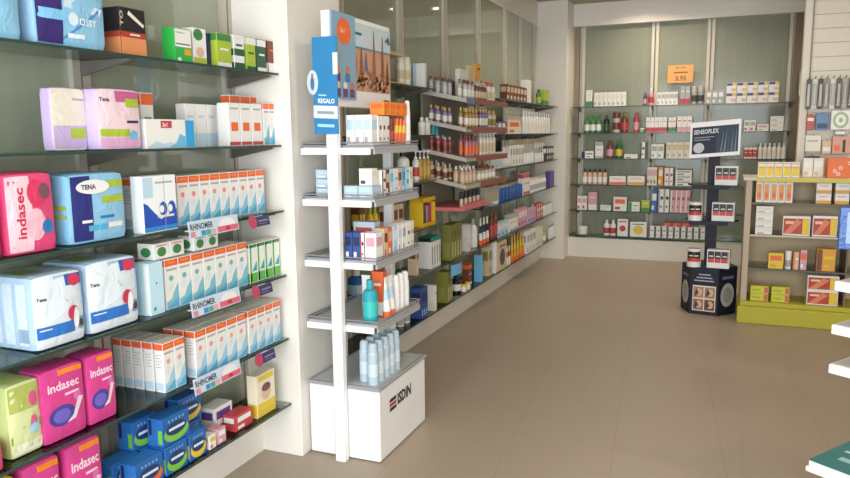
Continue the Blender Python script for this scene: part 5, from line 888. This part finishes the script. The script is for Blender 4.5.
# ------------------------------------------------------------------ orange price card on the back glass
o = empty('price_card', (-.5, YB-.062, 2.05)); tag(o, 'orange handwritten price card standing high on the back wall shelf', 'price card')
b = MB(); b.box(-.14, .14, -.002, .002, 0, .2, mat('e0a45c')); fn = lambda u, v, k=1: (-.14+.28*u, -.002-k*.0005, .2*v)
b.rect(fn, .3, .82, .45, .87, mat('8a5a2c')); b.rect(fn, .5, .82, .68, .87, mat('8a5a2c')); b.rect(fn, .25, .55, .78, .62, mat('8a5a2c')); b.text(fn, '3.95', .3, .12, .28, 1.4, mat('8a5a2c'), 1, 0, .5); b.build('card', o)
b = MB(); b.tube((0, .004, -.249), (0, .004, .02), .004, mat('GY')); b.build('stem', o)
o = link('sunglasses', None) if False else empty('sunglasses', (-1.98, 5.28, 1.842)); o.rotation_euler = (0, 0, PI/2); o.location = (-1.78, 5.2, 1.842)
o.location = (-1.82, 5.3, 1.86)
tag(o, 'dark sunglasses resting on the cartons of the display unit', 'sunglasses')
b = MB()
for s in (-1, 1): b.lathe([(.021, -.003, M_brk2), (.028, -.003, M_brk2), (.028, .003, M_brk2), (.021, .003, M_brk2), (.021, -.003, M_brk2)], 16, 1, s*.032, 0)
b.box(-.008, .008, -.003, .003, -.003, .003, M_brk2); b.build('frame', o)
b = MB()
for s in (-1, 1): b.box(s*.06-.002, s*.06+.002, -.002, .1, -.003, .003, M_brk2)
b.build('temples', o)
# ------------------------------------------------------------------ white stand
SX, SY = -1.578, 3.06
st = empty('display_stand', (SX, SY, 0)); tag(st, 'white shelving stand on a box base, pushed against the pillar', 'display stand')
def sp(name, boxes, par=st):
    b = MB()
    for q in boxes: b.box(q[0]-SX, q[1]-SX, q[2]-SY, q[3]-SY, q[4], q[5], q[6], q[7] if len(q) > 7 else 0)
    return b.build(name, par)
sp('post', [(-1.605, -1.553, 2.765, 2.805, 0, 1.66, M_white, .004)])
sp('post', [(-1.60, -1.556, 3.315, 3.355, .35, 1.66, M_white, .004)])
cab = sp('base_cabinet', [(-1.765, -1.397, 2.815, 3.36, .004, .345, M_white, .006)])
sp('rim_tray', [(-1.767, -1.39, 2.806, 3.37, .345, .3615, mat('9b9ca0', .35), .006)])
sp('glass_top', [(-1.745, -1.415, 2.83, 3.345, .3614, .3625, mat('b9bec1', .15))])
# logo on the cabinet side
b = MB(); K_ = mat('2a2728'); fn = lambda u, v, k=1: (-1.397-SX+k*.0008, 2.92-SY+.27*u, .2+.085*v)
b.text(fn, 'ISDIN', .34, .15, .7, 3.6, K_, 1, 0, .62)
for v0, c in ((.62, K_), (.36, mat('c0392f')), (.1, K_)):
    b.face([fn(.0, v0), fn(.28, v0), fn(.3, v0+.2), (fn(.02, v0+.2))], c)
b.build('logo', cab)
for z in (.65, .94, 1.22, 1.45):
    sh = sp('shelf', [(-1.76, -1.405, 2.825, 3.315, z-.012, z, mat('b5b7ba', .35), .002)])
    sp('front_rail', [(-1.762, -1.416, 2.808, 2.826, z-.036, z-.006, M_white, .002)], sh)
    b = MB(); R_ = mat('8f9094', .35)
    for h_ in (.004, .016):
        p = [(-1.762, 2.822), (-1.403, 2.822), (-1.403, 3.315), (-1.762, 3.315)]
        for k2 in range(4):
            a, c = p[k2], p[(k2+1) % 4]; b.tube((a[0]-SX, a[1]-SY, z+h_), (c[0]-SX, c[1]-SY, z+h_), .0032, R_, 6)
    b.build('wire_rim', sh)
    sp('side_rail', [(-1.409, -1.401, 2.83, 3.315, z-.034, z-.012, mat('a9aaad', .35))], sh)
# header board
hd = sp('header_board', [(-1.625, -1.585, 2.785, 3.395, 1.625, 2.03, M_white, .002)])
b = MB(); y0 = 3.005; y1 = 3.395
fn = lambda u, v, k=1: (-1.585-SX+k*.0008, y0-SY+(y1-y0)*u, 1.625+.385*v)
b.rect(fn, 0, .2, 1, 1, mat('c79a7c')); b.rect(fn, 0, .72, 1, 1, mat('c3d3da'), 2); b.rect(fn, 0, .7, 1, .725, mat('5f8f9e'), 3)
rr = random.Random(3)
for i in range(110):
    u = rr.uniform(.02, .9); v = rr.uniform(.2, .42); b.face([fn(u, v, 4), fn(u+rr.uniform(.03, .1), v+.01, 4), fn(u+rr.uniform(.02, .09), v+rr.uniform(.03, .08), 4)], mat(rr.choice(['8a4a36', 'a4684c', '6f3f33', 'd9b79c', '9c6a55'])))
for u, v, hh, c in ((.18, .42, .3, '8d5f5a'), (.3, .45, .22, '5f6f86'), (.52, .4, .55, 'a06655'), (.76, .4, .5, '8e5b4b'), (.9, .35, .25, '7d4a3c'), (.08, .4, .22, 'c08f73')):
    b.face([fn(u-.045, v, 5), fn(u+.045, v, 5), fn(u+.008, v+hh, 5), fn(u-.008, v+hh, 5)], mat(c))
b.face([fn(.82, .86, 5), fn(.99, .82, 5), fn(.95, .93, 5)], mat('4f6f86')); b.face([fn(.9, .8, 6), fn(.97, .97, 6), fn(.93, .9, 6)], mat('4f6f86'))
b.rect(fn, .04, .86, .2, .89, mat('2f6f90'), 4)
b.rect(fn, .78, .08, .95, .12, mat('8a4040'), 2)
b.build('photo_print', hd)
b = MB(); fn = lambda u, v, k=1: (-1.575-SX+k*.0008, 2.79-SY+.215*u, 1.66+.37*v)
b.box(-1.585-SX, -1.575-SX, 2.79-SY, 3.005-SY, 1.66, 2.03, mat('86aac2')); b.ell(fn, .5, .79, .3, .155, mat('e8703a'), 1, 24); b.text(fn, '2x1', .34, .77, .06, .58, mat('f4c8b0'), 2)
for u, v, c in ((.2, .3, 'c98a5c'), (.62, .3, 'd07f4e'), (.2, .12, 'e0c8c0'), (.5, .12, 'e8dfd8'), (.8, .12, 'c87a4a')):
    b.ell(fn, u, v+.04, .08, .045, mat(c), 2, 10); b.rect(fn, u-.1, v-.1, u+.1, v, mat(('4a7fb0', 'dfe6ea', '6a4a7a')[int(v*100+u*10) % 3]), 2)
b.build('side_print', hd)
# blue gift sign facing the entrance
sg = empty('gift_sign', (-1.585, 2.745, 1.505)); tag(sg, 'blue REGALO card sign with white oval, fixed to stand post', 'sign')
sg.rotation_euler = (0, 0, 0)
fn = lambda u, v, k=1: (-.062+.118*u, -.003-k*.0006, .41*v-.006*u)
b = MB(); b.box(-.062, .056, -.003, .003, 0, .408, mat('2b7fb5')); b.rect(fn, 0, .17, 1, .3, mat('d8dfe2')); b.text(fn, 'REGALO', .2, .325, .05, .29, mat('e8f2f8'), 1, 0, .68); b.rect(fn, .22, .4, .55, .415, mat('a9d2ea'))
b.rect(fn, .15, .215, .85, .245, mat('8a9aa2'), 2); b.rect(fn, .15, .08, .85, .11, mat('a9d2ea'), 2)
b.build('card', sg)
b = MB(); g = lambda u, v, k=1: (-.088+.05*u, -.0045-k*.0006, .17+.10*v)
b.mesh([(-.063+.027*math.cos(a*PI/12), -.0045, .22+.052*math.sin(a*PI/12)) for a in range(24)]+[(-.063+.027*math.cos(a*PI/12), -.002, .22+.052*math.sin(a*PI/12)) for a in range(24)], [tuple(range(24))]+[(k3, k3+24, (k3+1) % 24+24, (k3+1) % 24) for k3 in range(24)], mat('c9d3d8'))
b.ell(g, .5, .78, .13, .1, mat('a87a5c'), 1, 10); b.ell(g, .5, .45, .2, .3, mat('3f6fa0'), 2, 10); b.build('oval_badge', sg)
b = MB(); b.box(-.03, .02, .0032, .02, .05, .12, M_white); b.build('fixing_clip', sg)
b = MB(); b.box(.04, .062, -.008, -.0035, .25, .34, mat('e6e0d4')); b.build('white_tab', sg)
# ------------------------------------------------------------------ dark blue carousel
CX, CY = -.07, 6.42
ca = empty('carousel_stand', (CX, CY, 0)); tag(ca, 'dark blue cardboard carousel stand with printed six-sided base', 'display stand')
NV = mat('10152b', .6)
def hexa(b, r, z0, z1, m, rot=0, cx=0, cy=0):
    v = [(cx+r*math.cos(rot+k*PI/3), cy+r*math.sin(rot+k*PI/3)) for k in range(6)]
    b.mesh([(x, y, z0) for x, y in v]+[(x, y, z1) for x, y in v], [tuple(range(5, -1, -1)), tuple(range(6, 12))]+[(k, (k+1) % 6, (k+1) % 6+6, k+6) for k in range(6)], m)
    return v
b = MB(); rot0 = math.radians(-9.4); v = hexa(b, .22, 0, .395, NV, rot0); bs = b.build('printed_base', ca)
b = MB()
def side(k, m=1):
    a, c = v[k], v[(k+1) % 6]; nx, ny = (c[1]-a[1]), -(c[0]-a[0]); l = math.hypot(nx, ny); nx /= l; ny /= l
    return lambda u, w, kk=1: (a[0]+(c[0]-a[0])*u+nx*kk*.0008, a[1]+(c[1]-a[1])*u+ny*kk*.0008, .395*w)
for k in range(6):
    fn = side(k)
    if k % 2 == 0:
        b.rect(fn, .1, .08, .92, .62, mat('CR')); q = ['9a6a54', 'b08468', '7a4c3c', 'a87f66']
        for i in range(2):
            for j in range(2):
                U, V = .13+i*.4, .1+j*.26; b.rect(fn, U, V, U+.36, V+.23, mat(q[i*2+j]), 2); b.ell(fn, U+.2, V+.12, .11, .08, mat('d4b09a'), 3); b.face([fn(U+.03, V+.02, 4), fn(U+.2, V+.1, 4), fn(U+.1, V+.2, 4)], mat('4a3530'))
        for j in range(3): b.rect(fn, .3-.08*j, .84-.065*j, .72+.06*j, .865-.065*j, mat('a9b0c4'), 2)
    else:
        b.ell(fn, .5, .42, .36, .25, mat('b9b8b4'), 1, 24); b.ell(fn, .5, .42, .24, .17, mat('9c9a94'), 2, 24); b.rect(fn, .2, .76, .8, .82, mat('6d7390'), 2)
b.build('printed_photos', bs)
b = MB(); b.box(-.045, .045, -.03, .03, .395, 1.3, NV); b.build('column', ca)
for z, r, h_ in ((.78, .21, .012), (1.07, .2, .012)):
    b = MB(); hexa(b, r, z-.014, z-.001, NV, rot0); b.box(-r*.8, r*.6, -r*.92, -r*.88, z-.035, z-.001, NV); b.build('tier', ca)
# sign
sgn = MB(); 
ps = empty('sign', (0, 0, 0)); bpy.data.objects.remove(ps)
b = MB(); W_ = .37; fn = lambda u, w, k=1: (-.185+W_*u, -.21-k*.0008, 1.285+.28*w+.03*u)
def slab(b, fn, m, th=.012):
    p = [fn(0, 0, 0), fn(1, 0, 0), fn(1, 1, 0), fn(0, 1, 0)]; q = [(x, y+th, z) for x, y, z in p]
    b.mesh(p+q, [(0, 1, 2, 3), (7, 6, 5, 4), (0, 4, 5, 1), (1, 5, 6, 2), (2, 6, 7, 3), (3, 7, 4, 0)], m)
slab(b, fn, mat('c9c6bf', .2), .01); sf = b.build('sign_frame', ca)
b = MB(); b.rect(fn, .04, .1, .96, .86, mat('161b33', .6)); b.rect(fn, .52, .1, .96, .86, mat('27384d', .6), 2); b.text(fn, 'SENSOFLEX', .07, .66, .13, W_/.28, mat('cdd0d8'), 3, 0, .5)
b.rect(fn, .08, .55, .48, .58, mat('7d8299'), 3); b.rect(fn, .08, .48, .4, .51, mat('7d8299'), 3); b.ell(fn, .18, .27, .11, .145, mat('b9bac2'), 3, 24)
for i in range(5): b.face([fn(.6+i*.07, .12, 3), fn(.64+i*.07, .12, 3), fn(.68+i*.06, .8, 3)], mat(('4a6076', '5a6f80', '2a3448')[i % 3]))
b.build('sign_print', sf)
# ------------------------------------------------------------------ rack with lime base
RX, RY = .7, 6.35
rk = empty('shelf_rack', (RX, RY, 0)); tag(rk, 'beige shelf rack with lime green base, in front of the back wall', 'shelf rack')
TN = noisy('beige_board', 'c2ab86', 'c8b18c', 3, .5); LG = mat('b5ad2c', .45)
def rp(name, boxes, par=rk):
    b = MB()
    for q in boxes: b.box(q[0]-RX, q[1]-RX, q[2]-RY, q[3]-RY, q[4], q[5], q[6], q[7] if len(q) > 7 else 0)
    return b.build(name, par)
rp('base', [(.15, 1.32, 6.06, 6.5, .0, .135, LG, .006), (.17, 1.30, 6.10, 6.48, .135, .168, LG, .003)])
rp('back_panel', [(.22, 1.27, 6.46, 6.48, .168, 1.12, TN)])
rp('side_panel', [(.17, .215, 6.11, 6.48, .168, 1.12, noisy('beige_post', 'b3a28a', 'bbaa92', 3, .5), .003)])
rp('divider', [(.885, .897, 6.14, 6.46, .168, 1.12, mat('6f6250', .5))])
rp('side_panel', [(1.27, 1.31, 6.11, 6.48, .168, 1.12, TN, .003)])
rp('top_board', [(.15, 1.32, 6.09, 6.5, 1.12, 1.144, mat('c9bfa8', .4), .002)])
rp('yellow_strip', [(.24, 1.32, 6.084, 6.09, 1.112, 1.14, mat('c9b92e', .4))])
for z in (.95, .70, .435):
    s_ = rp('shelf', [(.216, .884, 6.125, 6.455, z-.010, z-.001, M_clear), (.898, 1.269, 6.125, 6.455, z-.010, z-.001, M_clear)])
    rp('shelf_edge', [(.216, .884, 6.12, 6.125, z-.014, z-.001, mat('5d5346' if z != .70 else 'c9bda6', .4)), (.898, 1.269, 6.12, 6.125, z-.014, z-.001, mat('5d5346', .4))], s_)
# ------------------------------------------------------------------ slat wall behind the rack
SW = mat('d3cbbb', .4)
o = empty('slatwall_panel', (.95, 6.62, 0)); tag(o, 'cream slatwall panel with hanging goods behind the beige rack', 'slatwall')
b = MB(); z = .11
while z < 2.95:
    z1 = min(z+.109, 2.98); b.box(-.34, .9, -.012, .0, z+.0015, z1-.0015, SW, .0015); z = z1
b.box(-.34, .9, 0, .02, .0, 2.98, mat('bdb5a4', .5)); b.build('slatted_board', o)
b = MB(); b.box(-.405, -.345, -.03, .05, 0, 2.98, mat('cfc8ba', .4), .004); b.box(-.352, -.344, -.034, -.03, 0, 2.98, mat('8a8272', .5)); b.build('post', o)
hz = [(.60+i*.042, 1.90) for i in range(8)]
for i, (x, z) in enumerate(hz):
    q = empty('toothbrush_pack', (x, 6.56, z)); tag(q, 'grey blister pack hanging in the upper row of slatwall, %s' % ('leftmost', 'second from left', 'third from left', 'fourth from left', 'fourth from right', 'third from right', 'second from right', 'rightmost')[i], 'blister pack', 'hanging blister packs')
    cc = ('4b4642', 'cfc9bd', '3f3a36', '8d8880', 'd5cfc4', '55504a', 'a8a298', '4f4a46')[i]
    b = MB(); b.box(-.017, .017, -.002, .002, -.235, 0, mat(cc)); b.rect(lambda u, w, k=1: (-.017+.034*u, -.002-k*.0005, -.235+.235*w), .15, .1, .85, .35, mat('c9c2b4')); b.build('backing_card', q)
    b = MB(); b.box(-.011, .011, -.012, -.0025, -.2, -.04, mat('8f8b86', .2), .004); b.build('blister', q)
    b = MB(); b.tube((0, .045, .005), (0, -.03, .005), .003, mat('DK')); b.tube((0, -.03, .005), (0, -.036, .02), .003, mat('DK')); b.build('hook', q)
def hang(name, cat, label, x0, x1, z0, z1, th, m, deco):
    q = empty(name, ((x0+x1)/2, 6.585, z0)); tag(q, label, cat)
    w = x1-x0; h = z1-z0; b = MB(); b.box(-w/2, w/2, -th, 0, 0, h, m, .003)
    fn = lambda u, v, k=1: (-w/2+w*u, -th-k*.0006, h*v)
    for ii, dd in enumerate(deco):
        if dd[0] == 'r': b.rect(fn, *dd[1:5], mat(dd[5]), 2)
        else: b.ell(fn, *dd[1:5], mat(dd[5]), 2+ii*2, 20)
    b.build('carton', q); b = MB(); b.tube((0, .015, h-.004), (0, -th-.02, h+.004), .003, mat('DK')); b.build('hook', q)
hang('hanging_box', 'box', 'small red carton hanging at left of the slatwall', .60, .655, 1.50, 1.62, .03, mat('b8504a'), (('r', .1, .6, .9, .8, 'w'),))
hang('hanging_box', 'box', 'blue carton with dark diagonal on the slatwall', .665, .755, 1.50, 1.63, .03, mat('5f86b0'), (('r', .1, .1, .9, .4, '2f4460'),))
hang('hanging_box', 'box', 'white carton with round green emblem on the slatwall', .77, .905, 1.50, 1.65, .03, mat('w'), (('e', .5, .5, .4, .42, '9db98a'), ('e', .5, .5, .28, .3, 'e9e8e6'), ('e', .5, .5, .1, .12, '9cb088')))
hang('hanging_box', 'box', 'pale carton hanging right of the green emblem', .92, 1.02, 1.52, 1.66, .03, mat('GY'), (('r', .1, .3, .9, .5, 'w'),))
hang('hanging_box', 'box', 'white carton above the dark label strip on the slatwall', .60, .71, 1.33, 1.46, .04, mat('CR'), (('r', .1, .6, .8, .7, 'GY'),))
hang('hanging_box', 'box', 'cream carton with dark header strip on the slatwall', .60, .71, 1.16, 1.3, .04, mat('CR'), (('r', .0, .82, 1, .98, 'DK'),))
hang('hanging_box', 'box', 'rosy carton with black figure above orange panel', .79, .92, 1.31, 1.45, .04, mat('d3a08a'), (('r', .55, .1, .7, .8, 'K'), ('r', .1, .2, .4, .5, 'O')))
hang('hanging_box', 'box', 'silver carton hanging over the rosy carton', .80, .90, 1.46, 1.495, .03, mat('SV'), (('r', .1, .2, .7, .7, 'w'),))
hang('hanging_box', 'box', 'beige carton hanging above the cream carton row', .72, .785, 1.31, 1.42, .03, mat('BE'), (('r', .1, .2, .9, .5, 'w'),))
# ------------------------------------------------------------------ leaflet stand at the right edge
a_ = math.radians(-35); ox, oy = .356, 3.0
ls = empty('leaflet_stand', (.40, 3.0, 0), a_); tag(ls, 'white leaflet stand with open shelves cut off by right photo edge', 'leaflet stand')
b = MB(); b.box(.30, .34, .3, .34, 0, 1.45, M_white, .004); b.build('post', ls)
for z in (.614, .766, .931):
    b = MB(); z += .016; b.box(0, .34, 0, .3, z-.038, z-.002, M_white, .003); b.box(.01, .33, .01, .29, z-.002, z, mat('b9bbbd', .35)); b.build('shelf', ls)
b = MB(); b.box(-.045, .36, -.03, .36, .19, .212, M_white, .004); b.build('bottom_tray', ls)
b = MB(); b.box(.02, .34, .02, .34, 0, .19, M_white, .004); b.build('base_block', ls)
q = empty('leaflet', (.356, 2.99, .2135), a_); tag(q, 'teal leaflet with white writing on the stand\'s bottom tray', 'leaflet')
b = MB(); b.box(0, .2, 0, .3, 0, .028, mat('e8ebea'), .002); b.build('pages', q)
b = MB(); b.box(-.001, .201, -.001, .301, .028, .0295, mat('1f7c80', .25)); fn = lambda u, v, k=1: (.2*u, .3*v, .0295+k*.0005)
b.rect(fn, .3, .3, .7, .42, mat('9fd0d0')); b.rect(fn, .2, .6, .9, .66, mat('cfe6e6')); b.build('cover', q)
q = empty('framed_sign', (.51, 2.985, .93)); tag(q, 'blue framed notice on a white post at right photo edge', 'sign')
fn = lambda u, v, k=1: (-.11+.24*u, -.006-k*.0006, .138+.155*v)
b = MB(); b.box(-.11, .13, -.006, .006, .138, .293, mat('28549a', .3), .003); b.rect(fn, .1, .14, .92, .88, mat('8aa3c4')); b.rect(fn, .3, .3, .8, .4, mat('w'), 2); b.rect(fn, .3, .55, .8, .62, mat('5f80ac'), 2); b.build('frame', q)
b = MB(); b.box(-.015, .02, -.004, .012, .0005, .138, M_white, .002); b.build('post', q)
# ------------------------------------------------------------------ ceiling lamps
LP = [(-.45, 8.15), (-.92, 8.35), (1.14, 7.85), (-.11, 5.9), (-1.27, 6.8), (-.43, 2.6), (1.6, 5.2), (1.6, 2.4), (-.5, .3)]
wh = ['above the back wall, middle', 'above the back wall, left', 'over the slatwall', 'over the carousel', 'over the far end of the long wall', 'over the white stand', 'over the right aisle', 'over the right side near entrance', 'over the entrance']
em = bpy.data.materials.new('lamp_glow'); em.use_nodes = True; bb = em.node_tree.nodes['Principled BSDF']
bb.inputs['Emission Color'].default_value = (1, .83, .6, 1); bb.inputs['Emission Strength'].default_value = 14
for (x, y), t_ in zip(LP, wh):
    o = empty('ceiling_lamp', (x, y, ZC)); tag(o, 'round recessed ceiling lamp '+t_, 'ceiling lamp', 'recessed ceiling lamps')
    b = MB(); b.lathe([(.095, -.0005, M_white), (.095, -.012, M_white), (.075, -.012, M_white), (.075, -.004, M_white)], 24); b.build('trim_ring', o)
    b = MB(); b.lathe([(.074, -.006, em), (0, -.006, em)], 24); b.build('lens', o)
    l = bpy.data.lights.new('downlight', 'AREA'); l.shape = 'DISK'; l.size = .15; l.energy = 7; l.color = (1, .86, .68); l.spread = math.radians(150)
    lo = bpy.data.objects.new('downlight', l); C.objects.link(lo); lo.location = (x, y, ZC-.02)
# daylight through the shop window behind the camera
l = bpy.data.lights.new('daylight', 'AREA'); l.shape = 'RECTANGLE'; l.size = 3.9; l.size_y = 2.3; l.energy = 215; l.color = (.91, .96, 1)
lo = bpy.data.objects.new('daylight', l); C.objects.link(lo); lo.location = (.1, YF-.16, 1.5); lo.rotation_euler = (PI/2, 0, 0)
w = bpy.data.worlds.new('World'); sc.world = w; w.use_nodes = True
w.node_tree.nodes['Background'].inputs[0].default_value = (.8, .9, 1, 1); w.node_tree.nodes['Background'].inputs[1].default_value = 1.0
# ------------------------------------------------------------------ camera
import mathutils
cam = bpy.data.cameras.new('camera'); co = bpy.data.objects.new('camera', cam); C.objects.link(co)
cam.sensor_width = 36; cam.lens = 721/850*36; cam.clip_start = .05
R = mathutils.Matrix(((0.92470448, -0.04505859, 0.37800973), (0.3805388, 0.13699397, -0.91456158), (-0.01057619, 0.98954655, 0.14382548)))
co.matrix_world = mathutils.Matrix.Translation((0, 0, 1.5)) @ R.to_4x4()
sc.camera = co
sc.view_settings.view_transform = 'Standard'; sc.view_settings.look = 'None'; sc.view_settings.exposure = .25; sc.view_settings.gamma = 1
